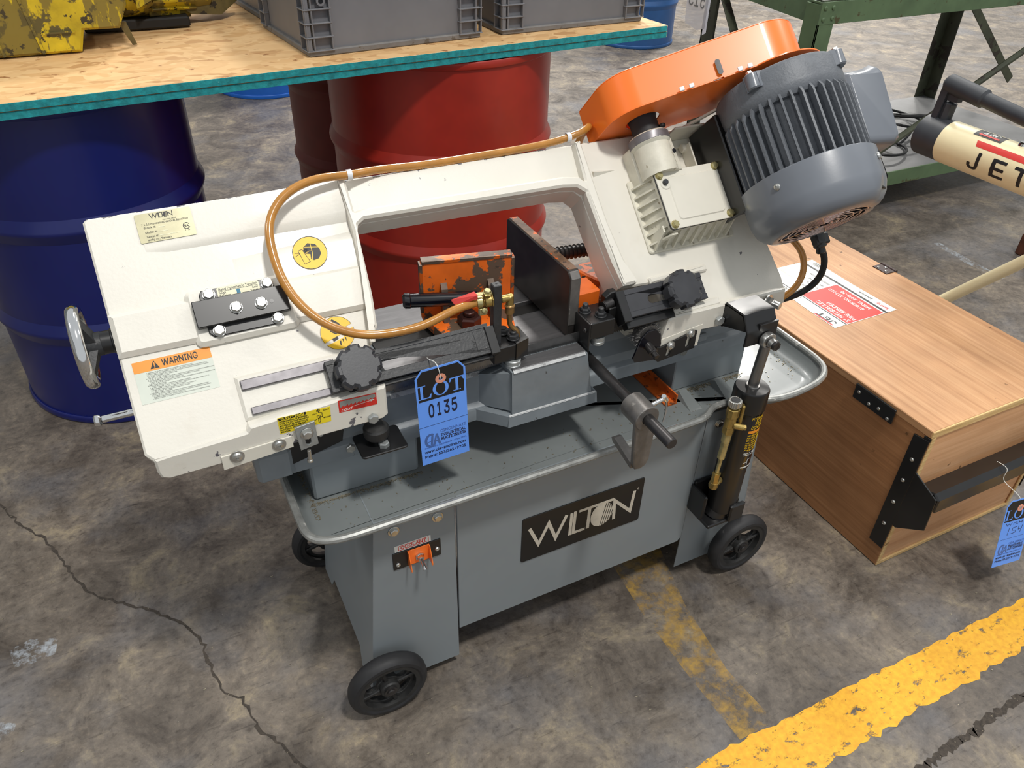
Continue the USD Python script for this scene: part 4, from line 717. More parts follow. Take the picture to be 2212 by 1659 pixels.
dent = 0.010 * np.exp(-((ang - 0.55) / 0.20) ** 2) * np.exp(-((ax + 0.080) / 0.026) ** 2) + 0.007 * np.exp(-((ang - 1.05) / 0.16) ** 2) * np.exp(-((ax + 0.078) / 0.024) ** 2)
fc.vertices -= (ru[:, None] * np.array([1, 0, 0]) + rw[:, None] * np.array(OUTW)) / (np.hypot(ru, rw)[:, None] + 1e-9) * dent[:, None]
FC = part(MO, 'fan_cover', fc, 'motor_paint', 'smooth grey fan cover with a dented lower edge', smooth=70)
gl = []
for r in (0.074, 0.062, 0.050, 0.038, 0.026, 0.014): gl.append(tube([hp(MU + r * math.cos(t), 0.0825, MW + r * math.sin(t)) for t in np.linspace(0, 2 * math.pi, 40, endpoint=False)], 0.0014, 6, closed=True))
for k in range(8): gl.append(cyl(mp(0.01, k * math.pi / 4, 0.0825), mp(0.079, k * math.pi / 4, 0.0825), 0.0016, 6, 0))
part(FC, 'fan_grille', gl, 'grille_metal')
part(FC, 'fan_backing', cyl(hp(MU, 0.10, MW), hp(MU, 0.103, MW), 0.108, 40, 0), 'black_grime')
for ad in (62, 160, 15): part(FC, 'cover_screw', panhead(mp(0.1160, math.radians(ad), 0.152), np.array([1, 0, 0]) * math.cos(math.radians(ad)) + np.array(OUTW) * math.sin(math.radians(ad)), 0.006), 'zinc')
npl = []
for a0, a1 in ((math.radians(22), math.radians(46)),):
    A = np.linspace(a0, a1, 10); v0, v1 = 0.120, 0.172
    V = np.array([mp(0.1172, a, v) for v in (v0, v1) for a in A]); i = np.arange(9)
    f = np.vstack([np.stack([i, i + 1, 10 + i + 1], 1), np.stack([i, 10 + i + 1, 10 + i], 1)]); npl.append(trimesh.Trimesh(V, np.vstack([f, f[:, ::-1]]), process=False))
NP = part(MO, 'motor_nameplate', npl, 'galvanised', 'curved metal data plate on the motor')
dl = []
for r_ in range(6):
    for c_ in range(4):
        a = math.radians(25 + c_ * 5.2); v = 0.126 + r_ * 0.0055
        dl.append(hull([mp(rr, a + da, v + dv) for rr in (0.1172, 0.1176) for da in (0, 0.045) for dv in (0, 0.0022)]))
ta = math.radians(33); dlf = frame(mp(0.1174, ta, 0.0), (math.sin(ta), *( -np.array(OUTW[1:]) * math.cos(ta))), UP)
dl.append(text('WILTON', 0.006, sub(dlf, 0, 0.1625), align='c', depth=0.0012))
part(NP, 'lettering', dl, 'print_black', smooth=False)
JB = frame(hp(1.226, 0.274, 0.152), np.array([1, 0, 0]) * math.cos(-0.10) + np.array(UP) * math.sin(-0.10), np.array(UP) * math.cos(-0.10) - np.array([1, 0, 0]) * math.sin(-0.10))
sad = [(-0.050, -0.070), (-0.038, -0.078), (0.030, -0.078), (0.046, -0.066), (0.048, 0.058), (0.036, 0.074), (0.022, 0.076), (0.0, 0.068), (-0.022, 0.064), (-0.044, 0.062), (-0.055, 0.056)]
part(MO, 'capacitor_box', [prism(sad, -0.034, 0.034, 0.012, 0.012, JB), prism(rrect(-0.10, -0.04, -0.05, 0.045, 0.006), -0.030, 0.020, 0.004, 0.004, JB)], 'motor_paint', smooth=55)
part(MO, 'side_screw', hexbolt(mp(0.105, 0.35, 0.325), np.array([1, 0, 0]), 0.006, 0.008), 'zinc')
MB = part(SAW, 'motor_mount', [box(0.948, 0.958, 0.150, 0.330, 0.015, 0.10, 0.002, HF), box(0.95, 1.0, 0.16, 0.32, 0.03, 0.06, 0.002, HF), box(0.95, 1.0, 0.16, 0.32, 0.085, 0.10, 0.002, HF)], 'black_paint')
part(MB, 'mount_bracket', [box(0.895, 0.962, 0.333, 0.337, 0.0, 0.055, 0.001, HF), box(0.895, 1.02, 0.317, 0.333, 0.0, 0.005, 0.001, HF), hull([hp(*q) for q in ((0.898, 0.338, 0.004), (0.906, 0.338, 0.004), (0.958, 0.338, 0.098), (0.966, 0.338, 0.098), (0.898, 0.342, 0.004), (0.906, 0.342, 0.004), (0.958, 0.342, 0.098), (0.966, 0.342, 0.098), (0.93, 0.34, 0.03))]), box(0.934, 0.937, 0.25, 0.315, 0.0, 0.03, 0.001, HF), cyl(hp(0.927, 0.312, 0.012), hp(0.944, 0.312, 0.012), 0.008, 14)], 'cream_sheet')
# cord gland, power cord and drain tube under the motor
gp = hp(1.118, 0.082, 0.066)
part(SAW, 'cord_gland', [cyl(hp(1.112, 0.095, 0.072), hp(1.116, 0.060, 0.062), 0.012, 14, 0.002), box(-0.016, 0.016, -0.012, 0.010, -0.008, 0.010, 0.003, frame(hp(1.117, 0.075, 0.066), (1, 0, 0), UP)), cyl(hp(1.116, 0.062, 0.062), hp(1.118, 0.050, 0.058), 0.009, 12)], 'black_paint')
part(SAW, 'power_cord', tube(spline([hp(1.118, 0.062, 0.062), hp(1.128, 0.04, 0.05), hp(1.128, 0.01, 0.02), hp(1.100, -0.005, -0.02), hp(1.05, 0.0, -0.05), hp(0.98, 0.02, -0.07)], 40), 0.0062, 12), 'cord_black')
part(SAW, 'drain_tube', tube(spline([hp(1.075, 0.13, 0.0), hp(1.094, 0.10, 0.02), hp(1.110, 0.06, 0.02), hp(1.105, 0.02, 0.0), hp(1.07, -0.002, -0.02), hp(1.03, 0.0, -0.06)], 40), 0.0062, 12), 'hose_amber')

# ---- coolant hose and valve
H1 = [(0.442, 0.107, 0.045), (0.402, 0.104, 0.048), (0.343, 0.091, 0.048), (0.290, 0.090, 0.046), (0.244, 0.099, 0.044), (0.207, 0.119, 0.044), (0.176, 0.154, 0.043), (0.158, 0.198, 0.043), (0.154, 0.249, 0.043), (0.162, 0.291, 0.042), (0.186, 0.323, 0.040), (0.223, 0.344, 0.036), (0.268, 0.352, 0.030), (0.302, 0.354, 0.022), (0.34, 0.360, 0.010), (0.418, 0.361, 0.002), (0.542, 0.362, 0.0), (0.631, 0.363, 0.002), (0.707, 0.368, 0.008), (0.743, 0.376, 0.012), (0.756, 0.384, 0.004), (0.758, 0.384, -0.03), (0.757, 0.37, -0.06)]
HS = part(SAW, 'coolant_hose', tube(spline([hp(*q) for q in H1], 130), 0.0066, 14), 'hose_amber')
for u, v, w in ((0.302, 0.354, 0.022), (0.706, 0.368, 0.008)):
    part(HS, 'hose_tie', lathe([(0.0070, -0.004), (0.0082, -0.004), (0.0082, 0.004), (0.0070, 0.004)], hp(u, v, w), (1, 0.0, 0.0), 18), 'tie_white')
v0, v1 = np.array(hp(0.437, 0.107, 0.046)), np.array([0.4585, 0.957, 0.800])
cv = part(SAW, 'coolant_valve', [cyl(v0 + (v1 - v0) * t0, v0 + (v1 - v0) * t1, r, n_, 0.0008) for t0, t1, r, n_ in ((0.0, 0.3, 0.0085, 18), (0.3, 0.42, 0.0095, 6), (0.42, 0.9, 0.0105, 18), (0.9, 1.0, 0.012, 6))] + [cyl((0.472, 0.957, 0.797), (0.490, 0.957, 0.798), 0.0062, 12), cyl((0.488, 0.957, 0.802), (0.488, 0.957, 0.782), 0.0064, 12)], 'brass')
part(cv, 'hose_clamp', [lathe([(0.0075, -0.004), (0.0095, -0.004), (0.0095, 0.004), (0.0075, 0.004)], v0 + (v1 - v0) * 0.05, v1 - v0, 20), box(-0.007, 0.007, -0.008, 0.004, -0.003, 0.003, 0.0008, frame(v0 + np.array([0.004, -0.006, -0.013]), (1, 0, 0), (0, 0, 1))), panhead(v0 + np.array([0.005, -0.010, -0.012]), (0, -1, 0.2), 0.0052)], 'zinc_yellow')
part(cv, 'valve_nut', hexbolt((0.447, 0.955, 0.816), (0.1, -0.2, 1), 0.006, 0.006, 0.007), 'zinc_yellow')
part(cv, 'valve_lever', [hull([(0.4535, 0.952, 0.8155), (0.4535, 0.96, 0.8155), (0.43, 0.966, 0.812), (0.43, 0.956, 0.812), (0.4535, 0.952, 0.8175), (0.43, 0.966, 0.814)])], 'zinc_yellow')
part(cv, 'red_grip', hull([(0.431, 0.968, 0.8085), (0.431, 0.955, 0.8085), (0.396, 0.975, 0.801), (0.398, 0.966, 0.799), (0.431, 0.968, 0.8155), (0.431, 0.955, 0.8155), (0.394, 0.974, 0.806)]), 'red_grip')
part(SAW, 'coolant_nozzle', [tube(spline([(0.488, 0.957, 0.785), (0.488, 0.957, 0.755), (0.492, 0.957, 0.742), (0.502, 0.956, 0.730), (0.503, 0.956, 0.715)], 30), 0.0042, 10), cyl((0.488, 0.957, 0.785), (0.488, 0.957, 0.768), 0.0078, 12), tube([(0.488 + 0.0075 * math.cos(t), 0.957 + 0.0075 * math.sin(t), 0.782) for t in np.linspace(0, 6.2, 20)], 0.0012, 6, True)], 'copper_tube')

# ---- hydraulic feed cylinder
HB = part(SAW, 'cylinder_arm', [prism([(0.918, 0.655), (0.9215, 0.655), (0.9215, 0.704), (0.918, 0.7075), (0.868, 0.7075), (0.853, 0.682), (0.850, 0.676), (0.850, 0.650), (0.856, 0.646), (0.856, 0.676), (0.872, 0.7015), (0.912, 0.7015), (0.918, 0.6975)], 0, 0.070, 0.0012, 0.0012, XM(0.911)), hull([(x, y, z) for x in (0.911, 0.917) for y, z in ((0.92, 0.657), (0.92, 0.704), (0.87, 0.705), (0.858, 0.678))]), prism([(0.938, 0.690), (0.981, 0.690), (0.981, 0.664), (0.972, 0.648), (0.955, 0.642), (0.942, 0.648), (0.936, 0.664)], 0, 0.006, 0.001, 0.001, FF(0.8565))], 'black_paint')
part(HB, 'arm_bolt', hexbolt((0.902, 0.9185, 0.672), (0, -1, 0), 0.0095, 0.007), 'galvanised')
part(SAW, 'pivot_nut', [hexbolt((1.014, 0.9185, 0.684), (0.30, -0.95, 0.05), 0.0112, 0.014, 0.0150), cyl((1.014, 0.92, 0.684), (1.0225, 0.893, 0.6855), 0.0072, 14)], 'zinc')
HC = part(SAW, 'feed_cylinder', [lathe([(0, 0), (0.030, 0), (0.0305, 0.002), (0.0305, 0.262), (0.0335, 0.266), (0.0335, 0.308), (0.031, 0.312), (0.013, 0.312), (0.013, 0.310), (0, 0.310)], (0.943, 0.842, 0.247), (0.012, 0, 1), 36)], 'black_paint')
part(HC, 'piston_rod', [cyl((0.9467, 0.842, 0.555), (0.9535, 0.842, 0.650), 0.0098, 20), lathe([(0.0135, 0), (0.0135, 0.004), (0.0125, 0.006), (0, 0.006)], (0.9467, 0.842, 0.556), (0.07, 0, 1), 20)], 'grey_rod')
part(HC, 'rod_eye', [lathe([(0.006, -0.006), (0.0145, -0.006), (0.0155, -0.004), (0.0155, 0.004), (0.0145, 0.006), (0.006, 0.006)], (0.955, 0.842, 0.659), (0, 1, 0), 26), cyl((0.955, 0.834, 0.659), (0.955, 0.822, 0.659), 0.0095, 18)], 'zinc')
part(HC, 'eye_bolt', [cyl((0.955, 0.838, 0.659), (0.955, 0.818, 0.659), 0.0092, 18), lathe([(0.0048, 0), (0.0092, 0), (0.0092, 0.001), (0.0048, 0.001)], (0.955, 0.8175, 0.659), (0, 1, 0), 6)], 'dark_steel')
part(HC, 'base_bracket', [box(0.895, 0.965, 0.8755, 0.884, 0.226, 0.30, 0.002), box(0.889, 0.898, 0.836, 0.884, 0.222, 0.292, 0.003), hull([(0.962, 0.884, 0.228), (0.962, 0.884, 0.29), (0.970, 0.884, 0.228), (0.970, 0.884, 0.29), (0.962, 0.822, 0.232), (0.970, 0.822, 0.232), (0.962, 0.822, 0.272), (0.970, 0.822, 0.272)]), box(0.89, 0.97, 0.812, 0.880, 0.222, 0.231, 0.002), box(0.938, 0.976, 0.806, 0.816, 0.226, 0.272, 0.005), cyl((0.93, 0.842, 0.225), (0.94, 0.842, 0.25), 0.026, 20)], 'black_paint')
vx, vy = 0.891, 0.826
part(HC, 'bleed_line', [cyl((vx + 0.001, vy, 0.372), (vx + 0.003, vy, 0.412), 0.0042, 12), cyl((vx + 0.002, vy, 0.410), (vx + 0.004, vy, 0.462), 0.0078, 14), cyl((vx + 0.003, vy, 0.452), (vx + 0.004, vy, 0.478), 0.0090, 14)], 'zinc_yellow')
part(HC, 'lower_fitting', [cyl((vx + 0.001, vy, 0.345), (vx + 0.001, vy, 0.372), 0.0085, 6, 0.0008), cyl((vx + 0.001, vy, 0.348), (vx + 0.002, vy + 0.002, 0.330), 0.0095, 8, 0.001), cyl((vx - 0.004, vy, 0.338), (vx + 0.022, vy + 0.01, 0.338), 0.0088, 12)], 'brass')
vb = part(HC, 'feed_valve', [cyl((vx + 0.003, vy, 0.474), (vx + 0.004, vy, 0.492), 0.0115, 6, 0.001), cyl((vx + 0.003, vy, 0.490), (vx + 0.004, vy, 0.516), 0.0105, 16), cyl((vx + 0.004, vy, 0.514), (vx + 0.004, vy, 0.534), 0.0122, 8, 0.001), cyl((vx + 0.004, vy - 0.008, 0.498), (vx + 0.022, vy - 0.018, 0.494), 0.0065, 12), cyl((vx + 0.018, vy - 0.016, 0.495), (vx + 0.026, vy - 0.020, 0.493), 0.0058, 6)], 'brass')
part(vb, 'valve_handle', box(-0.003, 0.003, -0.0055, 0.0055, -0.02, 0.022, 0.0015, frame((vx + 0.021, vy - 0.006, 0.518), (0.9, -0.4, 0), (0.4, 0.9, 0.0))), 'brass')
kp = [(0.0122 + (0.0007 if k % 2 else -0.0007)) for k in range(40)]
part(vb, 'feed_knob', [prism([(vx + 0.004 + kp[k] * math.cos(k * math.pi / 20), vy + kp[k] * math.sin(k * math.pi / 20)) for k in range(40)], 0.540, 0.553, 0.001, 0.001), cyl((vx + 0.004, vy, 0.534), (vx + 0.004, vy, 0.541), 0.008, 14)], 'zinc')
part(vb, 'knob_cap', cyl((vx + 0.004, vy, 0.5528), (vx + 0.004, vy, 0.5536), 0.0085, 20, 0), 'black_cast')
# wrapped label on the cylinder: every row of print bent round the barrel
def wrap(mesh, cx, cy, r):
    v = mesh.vertices.copy(); a = v[:, 0] / r; o = r + v[:, 2]
    mesh.vertices = np.column_stack([cx + o * np.sin(a), cy - o * np.cos(a), v[:, 1]]); return mesh
def wtext(s, h, x, z, **k): 
    t = text(s, h, np.eye(4), x, z, **k); t = t.subdivide_to_size(0.006, max_iter=6) if isinstance(t, trimesh.Trimesh) else t
    return wrap(t, 0.9475, 0.842, 0.0309)
def wbox(x0, x1, z0, z1, d=0.0003):
    xs = np.linspace(x0, x1, 10); V = np.array([(x_, z, d) for z in (z0, z1) for x_ in xs]); i = np.arange(9)
    m = trimesh.Trimesh(V, np.vstack([np.stack([i, i + 1, 11 + i], 1), np.stack([i, 11 + i, 10 + i], 1)]), process=False)
    return wrap(m, 0.9475, 0.842, 0.0309)
W0, W1 = -0.012, 0.030
HL2 = part(HC, 'cylinder_label', wbox(W0 - 0.002, W1 + 0.004, 0.372, 0.508, 0.0002), 'black_gloss', 'black and yellow instruction label')
part(HL2, 'lettering', [wtext('HYDRAULIC', 0.0075, 0.0095, 0.4975, align='c', width=0.040), wtext('FEED', 0.0075, 0.0095, 0.4865, align='c', width=0.022), wtext('CONTROL', 0.0075, 0.0095, 0.4755, align='c', width=0.036)] + [wtext(s, 0.004, W0, 0.4585 - 0.0062 * k, width=0.036) for k, s in enumerate(('NEVER ATTEMPT', 'HANDS NEAR', 'DOWN FEED', 'only allow saw', 'to feed under', 'its own weight', 'Feeding'))], 'print_yellow', smooth=False)
part(HL2, 'orange_bar', wbox(W0, W1, 0.4655, 0.4725), 'print_orange')
part(HL2, 'small_print', [wtext(s, 0.0032, W0, 0.4130 - 0.005 * k, width=0.034) for k, s in enumerate(('Made in Taiwan', 'Meets the std'))] + [wbox(W0 - 0.001, W1 - 0.012, 0.376, 0.3795), wbox(0.002, 0.0035, 0.383, 0.398), wbox(-0.006, 0.004, 0.389, 0.3902), wbox(0.003, 0.012, 0.397, 0.3982)], 'print_white', smooth=False)

# ---- coolant switch on the left leg
cs = part(SAW, 'coolant_switch', prism(rrect(0.2375, 0.3260, 0.3475, 0.3885, 0.001), 0, 0.002, 0.0005, 0, FF(YF)), 'black_paint')
for x, z in ((0.246, 0.3595), (0.3185, 0.366)): part(cs, 'plate_screw', panhead((x, YF - 0.002, z), (0, -1, 0), 0.0045), 'zinc')
part(cs, 'switch_guard', [box(0.266, 0.3035, 0, 0.0015, 0.350, 0.3865, 0.0004, frame((0, YF - 0.002 - 0.0015, 0), (1, 0, 0), (0, 1, 0))), prism([(0, 0.3862), (0.007, 0.3862), (0.018, 0.353), (0.017, 0.3475), (0, 0.350)], 0, 0.0015, 0.0003, 0, frame((0.2655, YF - 0.002, 0), (0, -1, 0), (0, 0, 1))), prism([(0, 0.3862), (0.007, 0.3862), (0.018, 0.353), (0.017, 0.3475), (0, 0.350)], 0, 0.0015, 0.0003, 0, frame((0.304, YF - 0.002, 0), (0, -1, 0), (0, 0, 1)))], 'orange_paint')
part(cs, 'toggle', [lathe([(0, 0), (0.0085, 0), (0.0085, 0.003), (0.006, 0.004), (0.006, 0.010), (0, 0.010)], (0.285, YF - 0.0035, 0.3665), (0, -1, 0), 6), tube([(0.285, YF - 0.012, 0.3665), (0.2852, YF - 0.022, 0.362), (0.2855, YF - 0.031, 0.357)], [0.0026, 0.0032, 0.0042], 12)], 'chrome')
lb = part(cs, 'coolant_label', prism([(0.2425, 0.3895), (0.2425, 0.4045), (0.3085, 0.4045), (0.3085, 0.3895)], 0, 0.0004, 0, 0, FF(YF)), 'print_white', 'white label reading COOLANT in red')
fr_ = Polygon(rrect(0.2490, 0.3045, 0.3915, 0.4025)).difference(Polygon(rrect(0.2500, 0.3035, 0.3925, 0.4015)))
part(lb, 'lettering', [text('COOLANT', 0.0062, sub(FF(YF), 0, 0, 0.0004), 0.2768, 0.3940, bold=True, align='c', width=0.047), prism(fr_, 0.0004, 0.0007, 0, 0, FF(YF))], 'print_red', smooth=False)

# ---- labels and printing on the saw
WU = dict(W=[(0.057, 0.743), (0.135, 0.314), (0.209, 0.722), (0.273, 0.312), (0.351, 0.758)], I=[(0.393, 0.761), (0.390, 0.251)], L=[(0.422, 0.772), (0.418, 0.277), (0.515, 0.277)], T=[(0.454, 0.742), (0.741, 0.742)], S=[(0.541, 0.735), (0.539, 0.26)], N=[(0.764, 0.253), (0.752, 0.70), (0.905, 0.31), (0.921, 0.762)])
def brand_mark(M, x0, y0, sx, sy, z, d=0.0004):
    """The angular wordmark with its hatched round O, scaled into a box sx by sy."""
    w = 0.026; P = lambda pts: [(x * sx / 1.0, y * sy) for x, y in pts]; ww = w * sx
    o = affinity.scale(Point(0, 0).buffer(1, 24), 0.094 * sx, 0.265 * sy); o = affinity.translate(o, 0.652 * sx, 0.475 * sy)
    hat = [stroke([((0.640 + 0.019 * k) * sx, 0.15 * sy), ((0.690 + 0.019 * k) * sx, 0.80 * sy)], 0.0065 * sx) for k in range(6)]
    right = Polygon([(0.60 * sx, 0.1 * sy), (0.685 * sx, 0.85 * sy), (0.8 * sx, 0.85 * sy), (0.8 * sx, 0.1 * sy)])
    o2 = o.difference(unary_union(hat).intersection(right))
    shp = [stroke(P(WU['W']), ww), stroke(P(WU['I']), ww * 0.95), stroke(P(WU['L']), ww * 0.95), stroke(P(WU['T']), ww * 0.9), stroke(P(WU['S']), ww), stroke(P(WU['N']), ww), o2]
    g = affinity.translate(unary_union(shp), x0, y0)
    return prism(g, z, z + d, 0, 0, M)
NPm = FF(YF - 0.001)
wp = part(SAW, 'maker_nameplate', prism(rrect(0.4885, 0.7615, 0.244, 0.363, 0.005), 0, 0.0018, 0.0005, 0, NPm), 'nameplate_black', 'black WILTON nameplate on the front panel')
part(wp, 'lettering', [brand_mark(NPm, 0.4885, 0.244, 0.273, 0.119, 0.0018), prism(Polygon(circ(0.748, 0.338, 0.0022, 14)).difference(Polygon(circ(0.748, 0.338, 0.0015, 14))), 0.0018, 0.0021, 0, 0, NPm)], 'silver_print', smooth=False)
# data plate on the head (on the gently rising strip)
DM = frame(hp(-0.0135, 0.306, 0.0013), np.array([1, 0, 0]) + np.array(OUTW) * 0.0296, UP)
dp = part(SAW, 'data_plate', prism(rrect(0, 0.0765, 0.001, 0.0445, 0.002), 0, 0.0006, 0, 0, DM), 'label_tan', 'worn tan WILTON data plate')
dm = sub(DM, 0, 0, 0.0006)
csa = Point(0.0655, 0.0165).buffer(0.0050).difference(Point(0.0655, 0.0165).buffer(0.0041)).difference(Polygon([(0.0655, 0.0165), (0.073, 0.020), (0.073, 0.013)]))
part(dp, 'lettering', [brand_mark(DM, 0.018, 0.0315, 0.036, 0.0150, 0.0006, 0.0003), text('WMH TOOL GROUP', 0.0016, dm, 0.036, 0.0305, width=0.019), text('7 x 12 Horizontal/Vertical BandSaw', 0.0028, dm, 0.0385, 0.0265, align='c', width=0.064), text('Stock #:', 0.0028, dm, 0.0085, 0.0215, width=0.016), text('Model #:', 0.0028, dm, 0.009, 0.0145, width=0.016), text('Serial #:', 0.0028, dm, 0.0095, 0.0078, width=0.016), text('Mnfg in : Taiwan', 0.0028, dm, 0.0095, 0.0030, width=0.032), prism(csa, 0.0006, 0.0009, 0, 0, DM), text('SA', 0.0036, dm, 0.0655, 0.0148, align='c', bold=True), text('C     US', 0.0014, dm, 0.0655, 0.0095, align='c')], 'print_black', smooth=False)
part(dp, 'embossing', [box(0.028, 0.037, 0.0213, 0.0222, 0.0006, 0.0009, 0, DM), box(0.027, 0.039, 0.0145, 0.0154, 0.0006, 0.0009, 0, DM), box(0.027, 0.054, 0.0085, 0.0093, 0.0006, 0.0009, 0, DM)], 'label_cream', smooth=False)
# warning label
wl = part(SAW, 'warning_label', prism(rrect(-0.0665, 0.0375, 0.0800, 0.1405, 0.001), 0, 0.0004, 0, 0, HF), 'label_pale', 'pale WARNING label with orange header')
part(wl, 'header_band', prism(rrect(-0.0665, 0.0375, 0.1245, 0.1405, 0.001), 0.0004, 0.0006, 0, 0, HF), 'print_orange')
hm = sub(HF, 0, 0, 0.0006)
tri = Polygon([(-0.0445, 0.1268), (-0.0325, 0.1268), (-0.0385, 0.1385)]).difference(box_ := Polygon([(-0.0392, 0.1305), (-0.0378, 0.1305), (-0.0375, 0.1355), (-0.0395, 0.1355)])).difference(Point(-0.0385, 0.1288).buffer(0.0008))
LN = ['MISUSE OF THIS MACHINE CAN CAUSE SERIOUS INJURY.', 'FOR SAFETY, MACHINE MUST BE SET-UP, USED AND SERVICED PROPERLY.', 'READ, UNDERSTAND, AND FOLLOW INSTRUCTIONS IN OPERATORS AND PARTS', '  MANUAL SHIPPED WITH MACHINE.', 'WHEN SETTING-UP MACHINE:', 'ALWAYS AVOID USING MACHINE IN WET, DAMP, OR POORLY LIGHTED WORK AREAS', 'ALWAYS BE SURE MACHINE IS ANCHORED SECURELY TO FLOOR.', 'ALWAYS KEEP MACHINE GUARDS IN PLACE.', 'ALWAYS PUT START SWITCH IN "OFF" POSITION BEFORE PLUGGING IN MACHINE.', 'WHEN USING MACHINE:', 'NEVER OPERATE WITH MACHINE GUARDS MISSING.', 'ALWAYS WEAR SAFETY GLASSES WITH SIDE SHIELDS (SEE ANSI Z87.1)', 'NEVER WEAR LOOSE CLOTHING OR JEWELRY.', 'NEVER LEAVE MACHINE RUNNING WHILE AWAY FROM IT.', 'ALWAYS SHUT MACHINE OFF WHEN NOT IN USE.', 'WHEN SERVICING MACHINE:', 'ALWAYS UNPLUG MACHINE FROM ELECTRIC POWER BEFORE SERVICING.', 'ALWAYS FOLLOW INSTRUCTIONS IN OPERATORS AND PARTS MANUAL WHEN', 'CHANGING ACCESSORY TOOLS OR PARTS.', 'NEVER MODIFY MACHINE WITHOUT CONSULTING WILTON CORPORATION.']
lt = [prism(tri, 0.0006, 0.0008, 0, 0, HF), text('WARNING', 0.0092, hm, -0.029, 0.1284, bold=True, width=0.048, depth=0.0002)]
for k, s in enumerate(LN):
    lt.append(text(('* ' if not s.endswith(':') and s[0] != ' ' else '') + s, 0.00115, sub(HF, 0, 0, 0.0004), -0.0535 + (0 if s.endswith(':') else 0.002), 0.1214 - k * 0.00197, depth=0.0002, width=min(0.0885, 0.00128 * len(s))))
part(wl, 'lettering', lt, 'print_black', smooth=False)
# round pictogram stickers
CM = frame(hp(0.213, 0.2485, -0.001 + 0.153 * 0.02455 + 0.0006), np.array([1, 0, 0]) + np.array(OUTW) * 0.02455, UP)
c1 = part(SAW, 'pictogram_sticker', prism(circ(0, 0, 0.0262, 44), -0.0004, 0.0002, 0, 0, CM), 'print_yellow', 'round yellow face-shield sticker')
hel = unary_union([Polygon([(-0.008, 0.010), (0.0, 0.0155), (0.011, 0.012), (0.0155, 0.004), (0.016, -0.004), (0.011, -0.011), (0.003, -0.0125), (-0.001, -0.010), (0.0, -0.002), (-0.007, 0.0)])])
hel = hel.difference(stroke([(-0.006, 0.0105), (0.014, 0.0068)], 0.0012)).difference(stroke([(0.004, 0.016), (0.0035, -0.002), (0.0, -0.013)], 0.0012)).difference(stroke([(-0.006, 0.001), (0.0, 0.003), (0.004, 0.002)], 0.001))
shield = unary_union([stroke([(-0.0165, 0.006), (-0.0105, 0.0075), (-0.003, -0.0135), (-0.012, -0.016), (-0.0165, 0.006)], 0.0006), Polygon([(-0.009, 0.0015), (-0.0025, 0.0025), (-0.0025, 0.007), (-0.009, 0.0065)]).difference(Point(-0.0055, 0.0045).buffer(0.0008)), stroke([(-0.0225, -0.002), (-0.0145, 0.001)], 0.0005), stroke([(-0.0225, 0.0035), (-0.0145, 0.001)], 0.0005)])
edge = Point(0, 0).buffer(0.0262, 12).difference(Point(0, 0).buffer(0.0254, 12))
part(c1, 'pictogram', [prism(g, 0.0002, 0.0005, 0, 0, CM) for g in (hel, shield, edge)], 'print_black', smooth=False)
CM2 = sub(HF, 0.2195, 0.1185, 0.0006)
part_worn = Polygon(circ(0, 0, 0.0258, 44)).difference(Polygon([(-0.03, -0.014), (-0.012, -0.008), (0.002, -0.004), (0.012, 0.006), (0.03, 0.012), (0.03, 0.006), (0.014, 0.0), (0.006, -0.009), (-0.01, -0.0135), (-0.03, -0.0175)]))
c2 = part(SAW, 'pictogram_sticker', prism(part_worn, -0.0004, 0.0002, 0, 0, CM2), 'print_yellow', 'worn round yellow hand-hazard sticker')
hand = [Polygon([(-0.008, 0.018), (-0.003, 0.0225), (0.005, 0.015), (0.010, 0.007), (0.004, 0.001), (-0.003, -0.002), (-0.010, 0.004)]), Polygon([(-0.010, -0.0075), (-0.002, -0.005), (-0.001, -0.009), (-0.009, -0.012)]), Polygon([(0.004, -0.011), (0.006, -0.011), (0.005, -0.018)]), Polygon([(0.0085, -0.0095), (0.0105, -0.009), (0.010, -0.016)]), Polygon([(0.0, -0.013), (0.002, -0.013), (0.0005, -0.0205), (-0.001, -0.018)])]
part(c2, 'pictogram', [prism(g, 0.0002, 0.0005, 0, 0, CM2) for g in hand] + [prism(edge.intersection(part_worn), 0.0002, 0.0005, 0, 0, CM2)], 'print_black', smooth=False)
